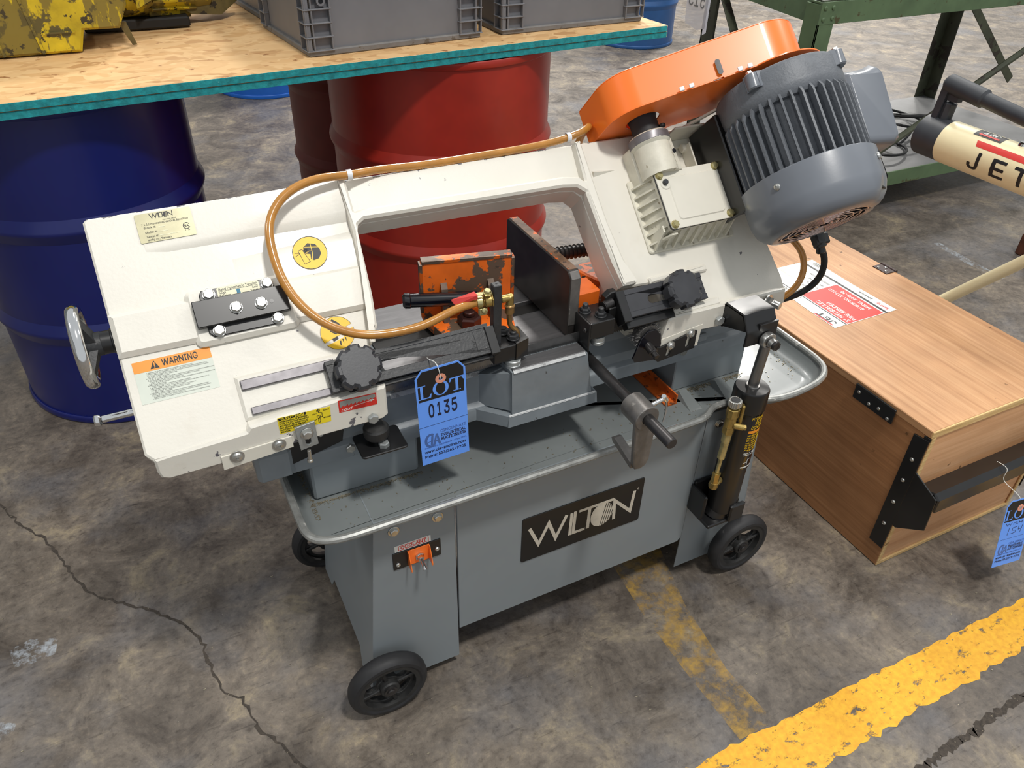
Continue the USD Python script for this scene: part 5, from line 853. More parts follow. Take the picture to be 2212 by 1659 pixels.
# caution label and blade-direction label on the left lip
LF = FF(0.92)
cl_ = part(SAW, 'caution_label', prism([(0.0995, 0.6795), (0.175, 0.6790), (0.1762, 0.7060), (0.0990, 0.7090)], 0, 0.0004, 0, 0, LF), 'label_yellow', 'yellow CAUTION label about the shipping bolt')
part(cl_, 'lettering', [prism(rrect(0.1005, 0.140, 0.7035, 0.7080), 0.0004, 0.0006, 0, 0, LF)] + [text(s, 0.0022, sub(LF, 0, 0, 0.0004), 0.1005, 0.6997 - 0.0037 * k, width=wd, bold=True) for k, (s, wd) in enumerate((('AFTER REMOVAL OF SHIPPING', 0.041), ('STRAP THE CUTTING HEAD STOP', 0.043), ('BOLT MUST BE REINSTALLED', 0.041), ('AND ADJUSTED TO PREVENT', 0.038), ('ELECTRICAL ON/OFF SWITCH', 0.040), ('BREAKAGE.', 0.014)))] + [text('SCREW', 0.0018, sub(LF, 0, 0, 0.0004), 0.1655, 0.7015), text('BOLT', 0.0018, sub(LF, 0, 0, 0.0004), 0.149, 0.6985), text('BRACKET', 0.0018, sub(LF, 0, 0, 0.0004), 0.1645, 0.6880), text('NUT', 0.0018, sub(LF, 0, 0, 0.0004), 0.148, 0.6815)] + [prism(g, 0.0004, 0.0007, 0, 0, LF) for g in (stroke([(0.158, 0.707), (0.158, 0.701), (0.163, 0.699), (0.163, 0.692), (0.156, 0.690)], 0.0007), Polygon(rrect(0.1555, 0.1605, 0.7025, 0.7055)).difference(Polygon(rrect(0.1561, 0.1599, 0.7031, 0.7049))), Polygon(rrect(0.155, 0.161, 0.6925, 0.6955)).difference(Polygon(rrect(0.1556, 0.1604, 0.6931, 0.6949))), Polygon(rrect(0.1565, 0.1595, 0.6825, 0.6905)).difference(Polygon(rrect(0.1571, 0.1589, 0.683, 0.69))), stroke([(0.150, 0.688), (0.155, 0.689)], 0.0005), stroke([(0.164, 0.690), (0.168, 0.6895)], 0.0005))], 'print_black', smooth=False)
part(cl_, 'header_text', text('CAUTION', 0.0032, sub(LF, 0, 0, 0.0006), 0.1203, 0.7042, bold=True, align='c', width=0.033), 'label_yellow', smooth=False)
rl = part(SAW, 'blade_label', prism([(0.1885, 0.6895), (0.2470, 0.6875), (0.2470, 0.7090), (0.1885, 0.7120)], 0, 0.0004, 0, 0, LF), 'print_red', 'red label with saw teeth and arrow')
pts = [(0.1905, 0.7100), (0.1905, 0.7015)]
for k in range(9): pts += [(0.1915 + k * 0.006, 0.6985), (0.1965 + k * 0.006, 0.7020)]
part(rl, 'tooth_print', prism(pts + [(0.2452, 0.7015), (0.2452, 0.7077)], 0.0004, 0.0006, 0, 0, LF), 'galvanised', smooth=False)
part(rl, 'arrow_print', [prism(stroke([(0.208, 0.6955), (0.2385, 0.6975)], 0.0007), 0.0004, 0.0006, 0, 0, LF), prism([(0.2375, 0.6955), (0.2435, 0.6982), (0.2372, 0.6998)], 0.0004, 0.0006, 0, 0, LF)] + [prism(Polygon([(x, 0.6912), (x + 0.003, 0.6912), (x + 0.0045, 0.6945), (x + 0.0015, 0.6945)]).exterior.buffer(0.0003), 0.0004, 0.0006, 0, 0, LF) for x in (0.192, 0.196, 0.200, 0.204)], 'print_white', smooth=False)

# ================================================================== LOT TAGS (each hangs from something: things of their own)
def serif_letters(h):
    """L O T with slab serifs, capital height h; returns (polygon, width)."""
    s = h
    Lp = unary_union([Polygon(rrect(0.16 * s, 0.33 * s, 0, s)), Polygon(rrect(0.02 * s, 0.50 * s, 0.93 * s, s)), Polygon([(0.02 * s, 0), (0.80 * s, 0), (0.86 * s, 0.30 * s), (0.79 * s, 0.30 * s), (0.68 * s, 0.09 * s), (0.02 * s, 0.07 * s)])])
    Op = affinity.translate(affinity.scale(Point(0, 0).buffer(1, 20), 0.50 * s, 0.52 * s).difference(affinity.scale(Point(0, 0).buffer(1, 20), 0.30 * s, 0.44 * s)), 1.43 * s, 0.5 * s)
    Tp = unary_union([Polygon(rrect(2.36 * s, 2.54 * s, 0, s)), Polygon(rrect(2.20 * s, 2.70 * s, 0, 0.07 * s)), Polygon([(2.0 * s, s), (2.90 * s, s), (2.93 * s, 0.70 * s), (2.86 * s, 0.70 * s), (2.76 * s, 0.91 * s), (2.14 * s, 0.91 * s), (2.04 * s, 0.70 * s), (1.97 * s, 0.70 * s)])])
    return unary_union([Lp, Op, Tp]), 2.93 * s
def lot_tag(label, M, w, h, big, base, handwriting=None, string=None):
    """M: tag frame, origin at its bottom left corner."""
    t = thing('lot_tag', label, 'tag', base, 'blue auction lot tags'); c = 0.16 * w
    outline = Polygon([(0, 0), (w, 0), (w, h - c * 1.1), (w - c * 0.85, h), (c * 0.85, h), (0, h - c * 1.1)]).difference(Point(w / 2, h - 0.024).buffer(0.0035))
    part(t, 'tag_card', prism(outline, 0, 0.0006, 0, 0, M), 'tag_blue', smooth=False)
    k = 0.0035; blk = Polygon([(k, h * 0.685), (w - k, h * 0.685), (w - k, h - c * 1.1), (w - c * 0.9, h - k), (c * 0.9, h - k), (k, h - c * 1.1)])
    sl, sw = serif_letters(0.0265 * w / 0.083); sl = affinity.translate(sl, w / 2 - sw / 2, h * 0.708)
    ringp = Point(w / 2, h - 0.024).buffer(0.0088); hole = Point(w / 2, h - 0.024).buffer(0.0035)
    part(t, 'black_header', prism(blk.difference(sl).difference(hole), 0.0006, 0.0008, 0, 0, M), 'print_black', smooth=False)
    part(t, 'reinforcing_ring', prism(ringp.difference(hole), 0.0006, 0.0011, 0, 0, M), 'tag_ring', smooth=False)
    m = sub(M, 0, 0, 0.0006); s = w / 0.083
    nav = []
    if big: nav += [text(ch, 0.0255 * s, m, (0.0225 + 0.0130 * i) * s, h * 0.505, bold=True, align='c', width=(0.0095 if ch != '1' else 0.0062) * s) for i, ch in enumerate(big)]
    if handwriting: nav += [prism(stroke([(x * s, h * y) for x, y in st], 0.0012, 1), 0.0006, 0.0008, 0, 0, M) for st in handwriting]
    nav += [text('INDUSTRIAL', 0.0058 * s, m, 0.0345 * s, h * 0.268, bold=True, width=0.044 * s), text('AUCTIONEERS', 0.0058 * s, m, 0.0345 * s, h * 0.226, bold=True, width=0.044 * s), text('www.cia-auction.com', 0.0052 * s, m, w / 2, h * 0.125, bold=True, align='c', width=0.072 * s), text('Phone: 513/241-9701', 0.0052 * s, m, w / 2, h * 0.072, bold=True, align='c', width=0.072 * s)]
    nav.append(prism(rrect(0, w, h * 0.415, h * 0.4178), 0.0006, 0.0008, 0, 0, M))
    part(t, 'lettering', nav, 'print_navy', smooth=False)
    cia = [LineString([((0.0175 - 0.0085 * math.cos(a)) * s + 0.0, h * 0.255 + 0.0125 * s * math.sin(a)) for a in np.linspace(-2.0, 2.0, 18)]).buffer(0.0022 * s), stroke([(0.0185 * s, h * 0.205), (0.0205 * s, h * 0.30)], 0.0038 * s), Polygon([(0.0205 * s, h * 0.197), (0.0265 * s, h * 0.315), (0.0295 * s, h * 0.315), (0.0345 * s, h * 0.197), (0.0305 * s, h * 0.197), (0.0288 * s, h * 0.228), (0.0255 * s, h * 0.228), (0.0245 * s, h * 0.197)]).difference(Polygon([(0.0262 * s, h * 0.243), (0.0286 * s, h * 0.243), (0.0278 * s, h * 0.285)])), stroke([(0.012 * s, h * 0.245), (0.018 * s, h * 0.245), (0.018 * s, h * 0.235)], 0.0012 * s)]
    part(t, 'emblem', [prism(unary_union(cia), 0.0006, 0.0008, 0, 0, M), text('CINCINNATI', 0.0058 * s, m, 0.0345 * s, h * 0.314, width=0.044 * s), text('auctioneers | appraisers | since 1961', 0.003 * s, m, 0.006 * s, h * 0.178, width=0.073 * s)], 'print_slate', smooth=False)
    if string is not None: part(t, 'tag_string', tube(spline(string, 24), 0.0007, 6), 'string_white')
T1 = sub(FF(0.9035), 0.3085, 0.5505, 0, 0.030)
hx = (T1 @ [0.0415, 0.190 - 0.024, 0.001, 1])[:3]
lot_tag('blue LOT 0135 tag hanging on the front of the band saw from a white string', T1, 0.083, 0.190, '0135', (0.35, 0.9035, 0.55), None, [hx, hx + np.array([-0.002, -0.001, 0.012]), hx + np.array([-0.005, 0.002, 0.026]), hp(0.338, 0.0415, 0.024), hp(0.338, 0.050, 0.012)])
tb_, tt_ = np.array([1.515, 0.548, 0.070]), np.array([1.522, 0.586, 0.240]); tx = np.array([0.95, -0.10, 0.10]); L2 = np.linalg.norm(tt_ - tb_)
T2 = frame(tb_ , tx - (tt_ - tb_) * (tx @ (tt_ - tb_)) / L2 ** 2, tt_ - tb_)
HWR = [[(0.012, 0.655), (0.016, 0.62), (0.020, 0.65), (0.024, 0.62), (0.028, 0.655)], [(0.034, 0.65), (0.034, 0.62)], [(0.040, 0.655), (0.040, 0.62), (0.046, 0.625)], [(0.036, 0.645), (0.045, 0.645)], [(0.050, 0.655), (0.050, 0.62)], [(0.058, 0.655), (0.058, 0.62)], [(0.050, 0.638), (0.058, 0.638)],
       [(0.024, 0.575), (0.022, 0.475)], [(0.046, 0.575), (0.035, 0.57), (0.034, 0.535), (0.044, 0.525), (0.044, 0.49), (0.033, 0.485)], [(0.052, 0.575), (0.052, 0.525), (0.062, 0.53)], [(0.062, 0.575), (0.059, 0.475)]]
h2 = (T2 @ [0.0415, 0.175 - 0.024, 0.001, 1])[:3]
lot_tag('blue LOT tag with handwritten number hanging from the black bar of the plywood crate', T2, 0.083, 0.175, None, tuple(tb_), HWR, [h2, h2 + np.array([0.0, 0.01, 0.02]), (1.556, 0.632, 0.262), (1.558, 0.633, 0.281), (1.558, 0.66, 0.2845)])

# ================================================================== PLYWOOD CRATE
CR = thing('plywood_crate', 'long plywood shipping crate with black metal corner straps, lid label and front carrying bar', 'crate', (1.59, 1.2, 0))
X0, X1, Y0, Y1, ZT = 1.346, 1.832, 0.700, 1.80, 0.412
part(CR, 'lid', box(X0 - 0.004, X1, Y0 + 0.002, Y1, ZT - 0.018, ZT, 0.0015), 'ply_top')
part(CR, 'lid_edge', box(X0 - 0.003, X1 - 0.002, Y0 - 0.0005, Y0 + 0.004, ZT - 0.018, ZT - 0.0008, 0.001), 'ply_edge')
part(CR, 'side_panel', box(X0, X0 + 0.012, Y0 + 0.001, Y1, 0.002, ZT - 0.019, 0.001), 'ply_side')
part(CR, 'side_panel', box(X1 - 0.024, X1 - 0.012, Y0 + 0.001, Y1, 0.002, ZT - 0.019, 0.001), 'ply_side')
part(CR, 'front_panel', box(X0 + 0.0125, X1 - 0.0245, Y0 + 0.004, Y0 + 0.016, 0.012, ZT - 0.019, 0.0005), 'ply_end')
part(CR, 'panel_edge', box(X0 + 0.0005, X0 + 0.0122, Y0 - 0.0005, Y0 + 0.003, 0.002, ZT - 0.0195, 0.0004), 'ply_edge')
part(CR, 'panel_edge', box(X1 - 0.0235, X1 - 0.0125, Y0 - 0.0005, Y0 + 0.003, 0.002, ZT - 0.0195, 0.0004), 'ply_edge')
part(CR, 'bottom_batten', box(X0 + 0.0125, X1 - 0.0125, Y0 + 0.0, Y0 + 0.02, 0.001, 0.0115, 0.0008), 'ply_edge')
part(CR, 'rear_panel', box(X0 + 0.0125, X1 - 0.0245, Y1 - 0.014, Y1 - 0.002, 0.002, ZT - 0.019, 0.001), 'ply_end')
hg = part(CR, 'corner_strap', [box(X0 - 0.0065, X0 - 0.0045, 0.792, 0.903, 0.366, 0.402, 0.0006), box(X0 - 0.0085, X0 - 0.0042, 0.792, 0.903, 0.398, 0.4055, 0.0015)], 'black_paint')
for y, z in ((0.890, 0.388), (0.858, 0.377), (0.832, 0.382), (0.805, 0.373)): part(hg, 'rivet', panhead((X0 - 0.0065, y, z), (-1, 0, 0), 0.0042), 'zinc')
SM = frame((X0 - 0.0002, 0, 0), (0, -1, 0), (0, 0, 1))        # left side of the crate: x = -y, out = -x
bk = part(CR, 'handle_bracket', [prism([(-0.739, 0.060), (-0.702, 0.060), (-0.702, 0.385), (-0.739, 0.380)], 0, 0.003, 0.0006, 0, SM), prism([(-0.7025, 0.300), (-0.638, 0.272), (-0.634, 0.186), (-0.694, 0.138), (-0.7025, 0.14)], 0, 0.003, 0.0006, 0, SM), box(X0 - 0.004, X0 - 0.001, 0.7, 0.716, 0.385, 0.393, 0.0006)], 'black_paint')
for y, z in ((0.7205, 0.322), (0.7205, 0.262), (0.7205, 0.196), (0.7205, 0.128)): part(bk, 'rivet', panhead((X0 - 0.003, y, z), (-1, 0, 0), 0.0048), 'zinc')
part(CR, 'handle_bracket', [box(X1 + 0.001, X1 + 0.004, 0.702, 0.739, 0.06, 0.385, 0.0006), box(X1 + 0.001, X1 + 0.004, 0.634, 0.7025, 0.18, 0.28, 0.0006)], 'black_paint')
part(CR, 'carrying_bar', prism([(0.634, 0.236), (0.690, 0.250), (0.690, 0.268), (0.648, 0.282), (0.634, 0.272)], 0, X1 - X0 - 0.002, 0.003, 0.003, XM(X0 + 0.001)), 'black_paint')
part(CR, 'lid_hinge', [box(1.796, X1 + 0.001, 1.238, 1.288, ZT, ZT + 0.0022, 0.0006), cyl((X1 + 0.001, 1.236, ZT + 0.001), (X1 + 0.001, 1.29, ZT + 0.001), 0.0045, 12)], 'hinge_brown')
for x, y in ((1.805, 1.275), (1.806, 1.25), (1.822, 1.264)): part(CR, 'hinge_screw', panhead((x, y, ZT + 0.0022), (0, 0, 1), 0.004), 'zinc')
# big shipping label on the lid: upside down as the camera sees it (its reading direction is +y -> -x turned)
LBM = frame((1.668, 1.088, ZT + 0.0004), (0, 1, 0), (-1, 0, 0))     # label x runs along +y, label y toward -x
lw, lh = 0.30, 0.212
lab = part(CR, 'shipping_label', prism([(0, 0), (0.14, 0.003), (lw, 0.0), (lw + 0.002, 0.1), (lw, 0.21), (0.21, 0.206), (0.11, lh), (0, lh + 0.002)], 0, 0.0004, 0, 0, LBM), 'print_white', 'white and red JET shipping label for a hydraulic pipe bender')
part(lab, 'red_panel', prism(rrect(0.002, 0.162, 0.045, 0.170), 0.0004, 0.0006, 0, 0, LBM), 'print_red')
lm = sub(LBM, 0, 0, 0.0006)
part(lab, 'white_lettering', [text('3" HYDRAULIC', 0.0125, lm, 0.006, 0.152, bold=True, width=0.112), text('PIPE BENDER', 0.0125, lm, 0.006, 0.132, bold=True, width=0.094), text('STOCK NO. 331910', 0.0105, lm, 0.034, 0.076, bold=True, width=0.118), text('MODEL JHPB-30', 0.0105, lm, 0.030, 0.056, bold=True, width=0.098)], 'print_white', smooth=False)
lk = sub(LBM, 0, 0, 0.0004)
part(lab, 'black_print', [prism(rrect(0.0, lw, 0.032, 0.0395), 0.0004, 0.0006, 0, 0, LBM), prism(rrect(0.0, lw, 0.1735, 0.1765), 0.0004, 0.0006, 0, 0, LBM), text('JET', 0.0155, lk, 0.012, 0.1905, bold=True, width=0.060), text('AUBURN', 0.009, lk, 0.168, 0.181, width=0.046), prism(Polygon(rrect(0.150, 0.160, 0.181, 0.191)).exterior.buffer(0.0005), 0.0004, 0.0006, 0, 0, LBM), text('jettools.com', 0.0062, lk, 0.066, 0.015, bold=True, width=0.042)] + [text(s, 0.0058, lk, 0.168, z, width=wd) for s, z, wd in (('SERIAL NO.', 0.158, 0.034), ('P.O.', 0.142, 0.013), ('CARTON NO.', 0.126, 0.036), ('QTY.   1', 0.104, 0.040), ('NET WT.   298', 0.084, 0.052), ('GROSS WT.   328 LBS', 0.062, 0.072))] + [prism(rrect(0.255 + 0.003 * k, 0.2565 + 0.003 * k, 0.004, 0.020), 0.0004, 0.0006, 0, 0, LBM) for k in range(9)], 'print_black', smooth=False)
part(lab, 'red_print', [prism(rrect(0.012, 0.076, 0.2065, 0.2110), 0.0004, 0.0006, 0, 0, LBM), text('331910', 0.008, lk, 0.010, 0.014, bold=True, width=0.036)], 'print_red', smooth=False)
part(lab, 'tan_stain', [prism(rrect(0.178, 0.215, 0.135, 0.150), 0.0004, 0.0007, 0, 0, LBM), prism(rrect(0.245, 0.29, 0.10, 0.128), 0.0004, 0.0007, 0, 0, LBM)], 'label_tan', smooth=False)

# ================================================================== HYDRAULIC PIPE BENDER beside the crate
PB = thing('pipe_bender', 'cream hydraulic pipe bender with black end cap and dark pump handle, beyond the plywood crate', 'pipe bender', (2.05, 1.2, 0))
bx, bz, R_ = 2.085, 0.695, 0.0575
RAM = part(PB, 'ram_cylinder', lathe([(0, 0), (R_ - 0.002, 0), (R_, 0.002), (R_, 0.88), (0, 0.88)], (bx, 1.392, bz), (0, -1, 0), 56), 'bender_cream')
part(PB, 'end_cap', lathe([(0, 0), (R_ - 0.006, 0), (R_ - 0.001, 0.004), (R_ - 0.001, 0.085), (0, 0.085)], (bx, 1.472, bz), (0, -1, 0), 48), 'bender_dark')
def rwrap(mesh, th0, y0):
    """Bends a flat print (x along the ram toward the viewer, y round it) on to the ram; th0 in radians from -x toward +z."""
    v = mesh.vertices; a = th0 + v[:, 1] / R_; r = R_ + 0.0002 + v[:, 2]
    mesh.vertices = np.column_stack([bx - r * np.cos(a), y0 - v[:, 0], bz + r * np.sin(a)]); return mesh
def rbox(x0, x1, y0, y1, skew=0.0, d=0.0003):
    ys = np.linspace(y0, y1, 8); V = np.array([(x + skew * (y - y0) * (1 if True else 0), y, d) for y in ys for x in (x0, x1)]); i = np.arange(7) * 2
    return trimesh.Trimesh(V, np.vstack([np.stack([i, i + 1, i + 3], 1), np.stack([i, i + 3, i + 2], 1)]), process=False)
def rtext(s, h, x, y, **k): return text(s, h, np.eye(4), x, y, **k).subdivide_to_size(0.012, max_iter=6)
for c, x_, w_ in (('J', 0.0, 0.034), ('E', 0.066, 0.040), ('T', 0.132, 0.044)): part(RAM, 'big_letter', rwrap(rtext(c, 0.046, 0.0, 0.0, bold=True, align='l', width=w_), -0.45, 1.285 - x_), 'print_black', smooth=False)
part(RAM, 'red_stripe', rwrap(rbox(-0.004, 0.19, 0.0, 0.017, -0.5), 0.56, 1.272), 'print_red')
ld = part(RAM, 'logo_decal', rwrap(rbox(0.0, 0.082, 0.0, 0.034, 0.0), 1.08, 1.310), 'print_black', 'small black logo decal')
part(ld, 'logo_bar', rwrap(rbox(0.012, 0.072, 0.006, 0.012, 0.0, 0.0006), 1.08, 1.310), 'print_red')
lt3 = rtext('JET', 0.013, 0.0, 0.0, bold=True, width=0.046); lt3.vertices[:, :2] *= -1; lt3.vertices[:, 0] += 0.066; lt3.vertices[:, 1] += 0.028; lt3.vertices[:, 2] += 0.0004
part(ld, 'logo_letters', rwrap(lt3, 1.08, 1.310), 'print_white', smooth=False)
part(PB, 'fill_plug', [lathe([(0, 0), (0.013, 0), (0.012, 0.006), (0.008, 0.009), (0, 0.009)], (bx, 1.185, bz + R_ - 0.001), (0, 0, 1), 20)], 'chrome')
part(PB, 'pump_linkage', [cyl((2.087, 1.428, bz + R_ - 0.012), (2.087, 1.424, 0.795), 0.018, 8, 0.003), hull([(x, y, z) for x in (2.067, 2.081) for y, z in ((1.458, bz + 0.05), (1.44, bz + 0.05), (1.452, 0.838), (1.43, 0.838))]), hull([(x, y, z) for x in (2.075, 2.097) for y, z in ((1.438, 0.845), (1.398, 0.845), (1.436, 0.80), (1.40, 0.80))]), cyl((2.087, 1.424, 0.795), (2.087, 1.423, 0.812), 0.007, 12)], 'bender_dark')
part(PB, 'handle_socket', [cyl((2.085, 1.455, 0.842), (2.085, 1.325, 0.828), 0.0245, 26, 0.008)], 'bender_dark')
part(PB, 'pump_handle', cyl((2.085, 1.33, 0.828), (2.085, 0.62, 0.752), 0.0195, 24), 'bender_dark')
part(PB, 'leg', cyl((bx, 1.446, 0.0), (bx, 0.885, 0.69), 0.0168, 22), 'bender_cream')
part(PB, 'leg', cyl((bx + 0.1, 0.36, 0.0), (bx, 0.56, 0.69), 0.0168, 22), 'bender_cream')

# ================================================================== OSB TOP, DRUMS, TOTES
oa = math.atan2(0.13, 1.772); OF = frame((1.566, 2.062, 0), (math.cos(oa), math.sin(oa), 0), (-math.sin(oa), math.cos(oa), 0))
def osb_sheet(name_lab, z0, dx, dy):
    o = thing('osb_sheet', name_lab, 'board', (0.7, 2.6, z0), 'stacked OSB sheets')
    part(o, 'board', box(-2.44 + dx, dx, dy, 1.22 + dy, z0, z0 + 0.0172, 0.0012, OF), 'osb')
    part(o, 'painted_edge', [box(-2.44 + dx, dx - 0.003, dy - 0.0012, dy + 0.0006, z0 + 0.0006, z0 + 0.0165, 0.0003, OF), box(dx - 0.0006, dx + 0.0012, dy + 0.003, dy + 1.21, z0 + 0.0006, z0 + 0.0165, 0.0003, OF)], 'osb_teal', 'teal painted edge')
osb_sheet('upper OSB sheet with teal edge, carrying the grey totes', 0.8875, 0.0, 0.0)
osb_sheet('lower OSB sheet with teal edge, lying on the drums', 0.8695, 0.004, 0.003)
def drum(label, x, y, r, h, m, cat='drum', hoops=(0.333, 0.667), group=None):
    d = thing('steel_drum', label, cat, (x, y, 0), group)
    k = r - 0.006
    b = part(d, 'drum_body', lathe([(0, 0.012), (k - 0.012, 0.012), (k, 0.02), (k, h - 0.02), (k - 0.012, h - 0.012), (0, h - 0.012)], (x, y, 0), (0, 0, 1), 96), m, smooth=40)
    for f in hoops:
        z = h * f; part(d, 'rolling_hoop', lathe([(k - 0.001, z - 0.034), (k + 0.002, z - 0.026), (k + 0.011, z - 0.006), (k + 0.012, z), (k + 0.011, z + 0.006), (k + 0.002, z + 0.026), (k - 0.001, z + 0.034)], (x, y, 0), (0, 0, 1), 96), m, smooth=60)
    for z in (0.0, h - 0.022):
        part(d, 'chime', lathe([(k - 0.004, z + 0.002), (k + 0.003, z), (k + 0.007, z + 0.004), (k + 0.007, z + 0.018), (k + 0.003, z + 0.022), (k - 0.004, z + 0.020)], (x, y, 0), (0, 0, 1), 96), m, smooth=60)
    return d
drum('large dark blue steel drum holding up the left end of the OSB sheets', -0.125, 2.292, 0.303, 0.868, 'blue_drum')
RD = drum('big bright red steel drum under the OSB sheets behind the band saw', 0.938, 2.365, 0.351, 0.868, 'red_drum')
drum('darker red steel drum standing behind the big red drum', 0.90, 3.08, 0.292, 0.868, 'dark_red_drum')
drum('bright blue drum far behind, only its foot seen left of the red drums', 0.885, 5.14, 0.29, 0.88, 'far_blue')
drum('worn blue steel drum on the floor beyond the right end of the OSB', 3.74, 5.36, 0.31, 0.88, 'teal_blue')

def tote(label, cx, cy, yaw, z0, w=0.50, d=0.38, h=0.29):
    """Straight-walled grey tote: recessed panels, ribbed corner posts, stepped foot. Origin at the front-left foot corner."""
    t = thing('plastic_tote', label, 'tote', (cx, cy, z0), 'grey plastic totes on the OSB')
    M = frame((cx, cy, z0), (math.cos(yaw), math.sin(yaw), 0), (-math.sin(yaw), math.cos(yaw), 0))
    g = 0.014
    part(t, 'tote_shell', [box(g, w - g, g, g + 0.004, 0.006, h, 0.001, M), box(g, w - g, d - g - 0.004, d - g, 0.006, h, 0.001, M), box(g, g + 0.004, g, d - g, 0.006, h, 0.001, M), box(w - g - 0.004, w - g, g, d - g, 0.006, h, 0.001, M), box(g, w - g, g, d - g, 0.004, 0.010, 0.001, M)], 'tote_grey')
    part(t, 'foot_ledge', [box(0.004, w - 0.004, 0.004, d - 0.004, 0.0, 0.016, 0.003, M)], 'tote_dirty')
    part(t, 'rim', [box(-0.004, w + 0.004, -0.004, g + 0.004, h - 0.03, h, 0.003, M), box(-0.004, w + 0.004, d - g - 0.004, d + 0.004, h - 0.03, h, 0.003, M), box(-0.004, g + 0.004, 0, d, h - 0.03, h, 0.003, M), box(w - g - 0.004, w + 0.004, 0, d, h - 0.03, h, 0.003, M)], 'tote_grey')
    for x0, x1, fin in ((0.0, 0.072, 0.018), (w - 0.072, w, w - 0.018 - 0.004)):
        P = part(t, 'corner_post', [box(x0 + 0.002, x0 + 0.006, 0.0, g, 0.012, h - 0.03, 0.001, M), box(x1 - 0.006, x1 - 0.002, 0.0, g, 0.012, h - 0.03, 0.001, M), box(fin, fin + 0.004, 0.0, g, 0.012, h - 0.03, 0.001, M)], 'tote_grey')
        for k in range(8): part(P, 'rib', box(x0, x1, -0.001, g, 0.012 + 0.032 * k, 0.0155 + 0.032 * k, 0.001, M), 'tote_grey')
    for y0, y1 in ((0.0, 0.05), (d - 0.05, d)):
        P = part(t, 'corner_post', [box(0.0, g, y0 + 0.002, y0 + 0.006, 0.012, h - 0.03, 0.001, M), box(0.0, g, y1 - 0.006, y1 - 0.002, 0.012, h - 0.03, 0.001, M)], 'tote_grey')
        for k in range(8): part(P, 'rib', box(-0.001, g, y0, y1, 0.012 + 0.032 * k, 0.0155 + 0.032 * k, 0.001, M), 'tote_grey')
    part(t, 'lug_ring', lathe([(0.006, 0), (0.011, 0), (0.011, 0.010), (0.006, 0.010)], (M @ [0.046, -0.002, 0.128, 1])[:3], (M[:3, 1]), 20), 'tote_grey')
    return t
ZO = 0.9047
tote('grey plastic tote nearest the middle of the OSB front edge', 0.468, 2.062, 0.10, ZO, w=0.505)
tote('grey plastic tote at the right end of the OSB', 1.030, 2.112, 0.045, ZO, w=0.495)
tote('grey plastic tote behind the middle one, left of it in view', 0.452, 2.475, 0.10, ZO, w=0.50, d=0.36)

# ================================================================== YELLOW MACHINE HOUSING on the OSB
YM = thing('yellow_housing', 'grimy yellow painted machine housing with ribbed motor end lying on the OSB', 'machine part', (0.0, 2.45, ZO))
yz = ZO + 0.004
part(YM, 'casing', [prism([(-0.62, yz + 0.05), (-0.62, yz), (-0.036, yz), (-0.020, yz + 0.048), (0.062, yz + 0.047), (0.090, yz + 0.10), (0.10, yz + 0.24), (0.02, yz + 0.30), (-0.55, yz + 0.30)], 0, 0.24, 0.006, 0.006, FF(2.545))], 'dirty_yellow')
for x in (-0.345, -0.205, -0.120): part(YM, 'seam_rib', hull([(x + a + b, y, z) for a in (-0.003, 0.003) for b, z in ((0.0, yz + 0.002), (-0.045, yz + 0.295)) for y in (2.302, 2.31)]), 'dirty_yellow')
part(YM, 'casing_lug', hull([(-0.11 + a, y, z) for a in (0, 0.07) for y in (2.300, 2.308) for z in (yz + 0.046, yz + 0.050)]), 'dirty_yellow')
part(YM, 'support_leg', hull([(x, y, z) for y in (2.335, 2.345) for x, z in ((0.083, yz), (0.094, yz), (0.060, yz + 0.055), (0.080, yz + 0.055))]), 'grimy_brown')
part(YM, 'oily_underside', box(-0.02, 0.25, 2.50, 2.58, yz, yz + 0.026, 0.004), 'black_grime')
part(YM, 'motor_barrel', [lathe([(0, 0), (0.082, 0), (0.086, 0.004), (0.086, 0.19), (0, 0.19)], (0.075, 2.55, yz + 0.112), (0.93, 0.30, -0.06), 36)] + [hull([q + n_ * s for q in (np.array([0.12, 2.55, yz + 0.13]),) for n_ in (np.zeros(3),) for s in (1,)] + [np.array([0.12, 2.46, yz + 0.13]), np.array([0.27, 2.52, yz + 0.12]), np.array([0.27, 2.60, yz + 0.12])] + [np.array([0.12, 2.46, yz + 0.06])])], 'dirty_yellow')
bd = np.array([0.93, 0.30, -0.06]); bd /= np.linalg.norm(bd)
for k in range(14):
    a = math.radians(150 + 16 * k); Mb = axis_frame((0.14, 2.571, yz + 0.110), bd)
    part(YM, 'cooling_fin', hull([(Mb @ [r * math.cos(a + t), r * math.sin(a + t), z, 1])[:3] for r, t in ((0.080, -0.05), (0.080, 0.05), (0.097, -0.03), (0.097, 0.03)) for z in (0.0, 0.125)]), 'dirty_yellow')
part(YM, 'end_bell', lathe([(0, 0), (0.088, 0), (0.092, 0.01), (0.090, 0.05), (0.074, 0.062), (0.070, 0.11), (0.064, 0.118), (0, 0.118)], (0.255, 2.607, yz + 0.106), bd, 36), 'dirty_yellow')
part(YM, 'vent_cover', hull([(x, y, z) for x, y, z in ((0.235, 2.535, yz + 0.045), (0.310, 2.56, yz + 0.090), (0.405, 2.60, yz + 0.080), (0.400, 2.60, yz + 0.040), (0.345, 2.565, yz + 0.012), (0.262, 2.54, yz + 0.024), (0.31, 2.60, yz + 0.06))]), 'grimy_brown')

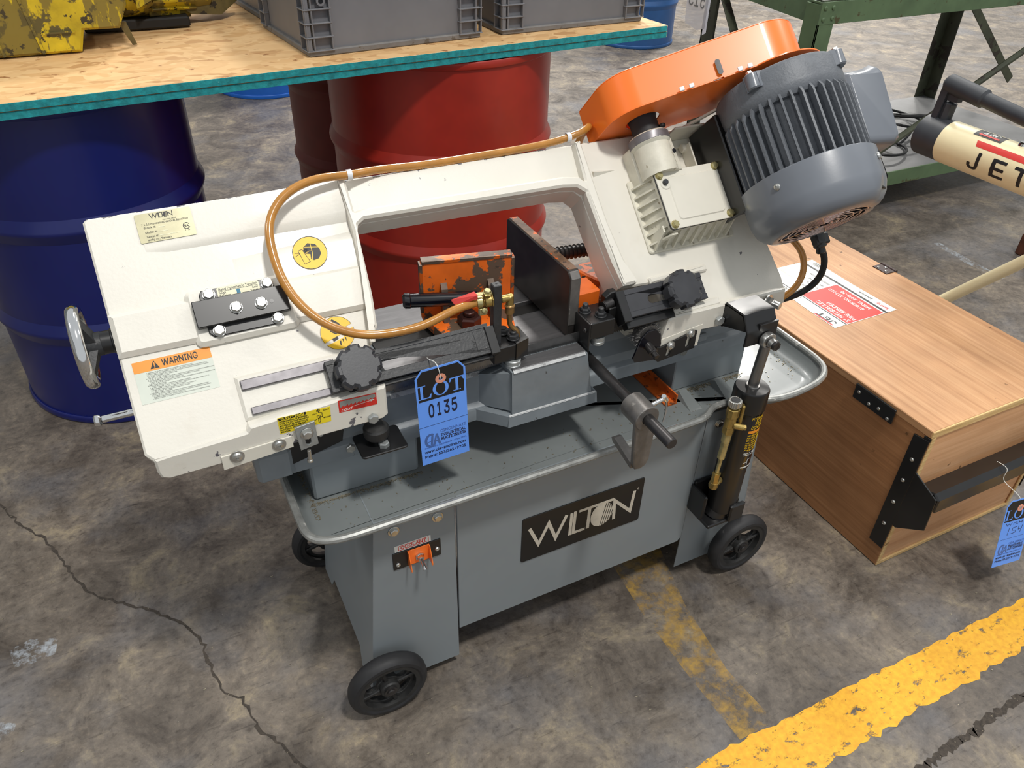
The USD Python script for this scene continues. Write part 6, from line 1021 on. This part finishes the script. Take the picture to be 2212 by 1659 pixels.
# ================================================================== GREEN STEEL TABLE
GT = thing('steel_table', 'worn green angle-iron work table with grey lower shelf behind the saw', 'table', (3.2, 2.55, 0))
tx0, tx1, ty0, ty1, tz = 2.303, 4.06, 2.172, 2.95, 0.905
def angle(p0, p1, a, b, M0, m='green_steel'): return None
txr = 2.425
for (x, y, sx, sy) in ((tx0, ty0, 1, 1), (tx1, ty0, -1, 1), (txr, ty1, 1, -1), (tx1, ty1, -1, -1)):
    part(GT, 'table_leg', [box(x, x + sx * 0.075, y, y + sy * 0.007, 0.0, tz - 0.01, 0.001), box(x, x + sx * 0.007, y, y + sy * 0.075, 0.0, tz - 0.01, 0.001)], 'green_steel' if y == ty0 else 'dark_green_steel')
part(GT, 'top_rail', [box(tx0, tx1, ty0 - 0.001, ty0 + 0.006, 0.830, tz, 0.001), box(tx0, tx1, ty0, ty0 + 0.06, tz - 0.007, tz, 0.001)], 'green_steel')
part(GT, 'top_rail', [hull([(x + d, y, z) for x, y in ((tx0, ty0), (txr, ty1)) for d in (-0.001, 0.006) for z in (0.830, tz)])], 'green_steel')
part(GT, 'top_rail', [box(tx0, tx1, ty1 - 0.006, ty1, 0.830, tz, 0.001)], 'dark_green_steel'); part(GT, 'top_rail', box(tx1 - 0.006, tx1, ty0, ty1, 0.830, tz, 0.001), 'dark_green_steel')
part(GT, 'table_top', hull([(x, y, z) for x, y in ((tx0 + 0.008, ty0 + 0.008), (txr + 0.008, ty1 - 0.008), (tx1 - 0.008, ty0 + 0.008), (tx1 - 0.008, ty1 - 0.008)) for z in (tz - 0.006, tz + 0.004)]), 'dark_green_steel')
part(GT, 'lower_shelf', hull([(x, y, z) for x, y in ((tx0 + 0.008, ty0 + 0.002), (txr + 0.008, ty1 - 0.008), (tx1 - 0.008, ty0 + 0.002), (tx1 - 0.008, ty1 - 0.008)) for z in (0.188, 0.195)]), 'shelf_steel')
part(GT, 'shelf_rail', [box(tx0, tx1, ty0 - 0.004, ty0 + 0.002, 0.135, 0.199, 0.001)], 'green_steel')
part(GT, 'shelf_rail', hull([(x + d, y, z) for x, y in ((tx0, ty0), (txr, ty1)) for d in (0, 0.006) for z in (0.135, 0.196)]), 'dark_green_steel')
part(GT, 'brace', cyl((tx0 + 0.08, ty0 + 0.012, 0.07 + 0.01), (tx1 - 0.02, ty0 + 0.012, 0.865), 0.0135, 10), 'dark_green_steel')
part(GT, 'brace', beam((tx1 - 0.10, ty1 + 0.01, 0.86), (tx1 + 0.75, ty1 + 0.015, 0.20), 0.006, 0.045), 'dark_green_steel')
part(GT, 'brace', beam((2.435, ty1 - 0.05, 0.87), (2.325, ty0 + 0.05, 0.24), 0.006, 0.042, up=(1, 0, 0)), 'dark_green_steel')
for x, z in ((tx0 + 0.018, 0.885), (tx0 + 0.018, 0.848), (tx0 + 0.055, 0.885), (tx0 + 0.06, 0.85)): part(GT, 'rivet', panhead((x, ty0 - 0.001, z), (0, -1, 0), 0.008), 'green_steel')
single('rusty_plate', 'rusty scaly steel plate lying on the green table top', 'steel plate', hull([(x, y, z) for x, y in ((2.42, 2.20), (3.3, 2.19), (3.35, 2.6), (2.40, 2.65)) for z in (tz + 0.0045, tz + 0.032)]), 'rusty_steel', smooth=False)
single('grey_plate', 'clean grey steel plate overhanging the front of the green table top', 'steel plate', hull([(x, y, z) for x, y in ((2.42, 2.165), (2.68, 2.160), (2.70, 2.45), (2.42, 2.45)) for z in (tz + 0.0325, tz + 0.043)]), 'plate_steel', smooth=False)
# power cord coiled on the lower shelf
cz = 0.202
def loop(cx, cy, rx, ry, a0, a1, z0, z1, n=40, ph=0.0):
    A = np.linspace(a0, a1, n); return [(cx + rx * math.cos(a) * math.cos(ph) - ry * math.sin(a) * math.sin(ph), cy + rx * math.cos(a) * math.sin(ph) + ry * math.sin(a) * math.cos(ph), z0 + (z1 - z0) * (0.5 - 0.5 * math.cos((a - a0)))) for a in A]
PC = thing('power_cord', 'black power cord coiled loosely on the shelf of the green table', 'cord', (3.5, 2.6, cz))
part(PC, 'cord', [tube(loop(3.44, 2.60, 0.20, 0.13, 0.3, 6.4, cz, cz + 0.11, ph=0.75), 0.006, 8), tube(loop(3.46, 2.63, 0.17, 0.16, -0.6, 5.4, cz + 0.01, cz + 0.06, ph=0.4), 0.006, 8), tube(loop(3.48, 2.58, 0.12, 0.10, 0.0, 6.0, cz + 0.02, cz + 0.085, ph=1.1), 0.006, 8), tube(loop(3.12, 2.36, 0.14, 0.08, 0, 12.0, cz, cz + 0.025, 80, ph=0.5), 0.006, 8), tube(spline([(3.40, 2.47, cz + 0.02), (3.30, 2.42, cz + 0.01), (3.24, 2.40, cz)], 14), 0.006, 8)], 'cord_black')
part(PC, 'plug', [box(-0.02, 0.02, -0.012, 0.012, -0.012, 0.012, 0.004, axis_frame((3.33, 2.545, cz + 0.03), (1, 0.2, 0))), cyl((3.345, 2.55, cz + 0.036), (3.372, 2.556, cz + 0.036), 0.003, 8), cyl((3.345, 2.545, cz + 0.024), (3.372, 2.551, cz + 0.024), 0.003, 8)], 'cord_black')
# clear film sheet hanging from the end rail of the green table: its printed number is seen from behind
PS = thing('film_sheet', 'clear sheet showing a reversed 513 and white strip, hung on the green table end', 'sheet', (2.29, 2.80, 0.7))
SHM = frame((2.296, 2.775, 0.60), (0, 1, 0), (0, 0, 1))
part(PS, 'film', prism([(0.0, 0.10), (0.05, 0.085), (0.135, 0.10), (0.15, 0.305), (0.0, 0.305)], 0, 0.0006, 0, 0, SHM), 'clear_film', smooth=False)
part(PS, 'white_strip', prism([(-0.012, 0.085), (0.010, 0.072), (0.016, 0.305), (-0.010, 0.305)], 0.0006, 0.0016, 0, 0, SHM), 'white_sheet', smooth=False)
d5 = text('513', 0.055, np.eye(4), 0, 0, bold=False, width=0.105); d5.vertices[:, 0] += 0.0
part(PS, 'printed_number', xf(d5, frame((2.2945, 2.79, 0.772), (0, 1, 0), (0, 0, 1)) @ np.diag([1, 1, 1, 1.0])), 'print_grey', smooth=False)
# bits at the edges
single('wood_block', 'dark brown wooden block on the floor at the right edge of the photo', 'wood block', box(3.17, 3.36, 1.50, 1.66, 0.0, 0.09, 0.004), 'dark_brown')
bv = []
for k in range(9):
    for l in range(7):
        bv.append((1.842 + 0.05 * math.sin(l * 0.5) + 0.012 * math.sin(k * 1.7 + l), 1.02 + 0.028 * k + 0.01 * math.sin(l * 2 + k), 0.004 + 0.066 * l * (1 - 0.05 * abs(k - 4))))
bv = np.array(bv); fi = [(k * 7 + l, k * 7 + l + 1, (k + 1) * 7 + l + 1) for k in range(8) for l in range(6)] + [(k * 7 + l, (k + 1) * 7 + l + 1, (k + 1) * 7 + l) for k in range(8) for l in range(6)]
fi = np.array(fi); bag2 = bv + np.array([0.02, 0, 0])
single('plastic_bag', 'crumpled clear plastic bag leaning on the far side of the crate', 'bag', trimesh.Trimesh(np.vstack([bv, bag2]), np.vstack([fi, fi[:, ::-1] + len(bv)]), process=False), 'plastic_bag', smooth=True)
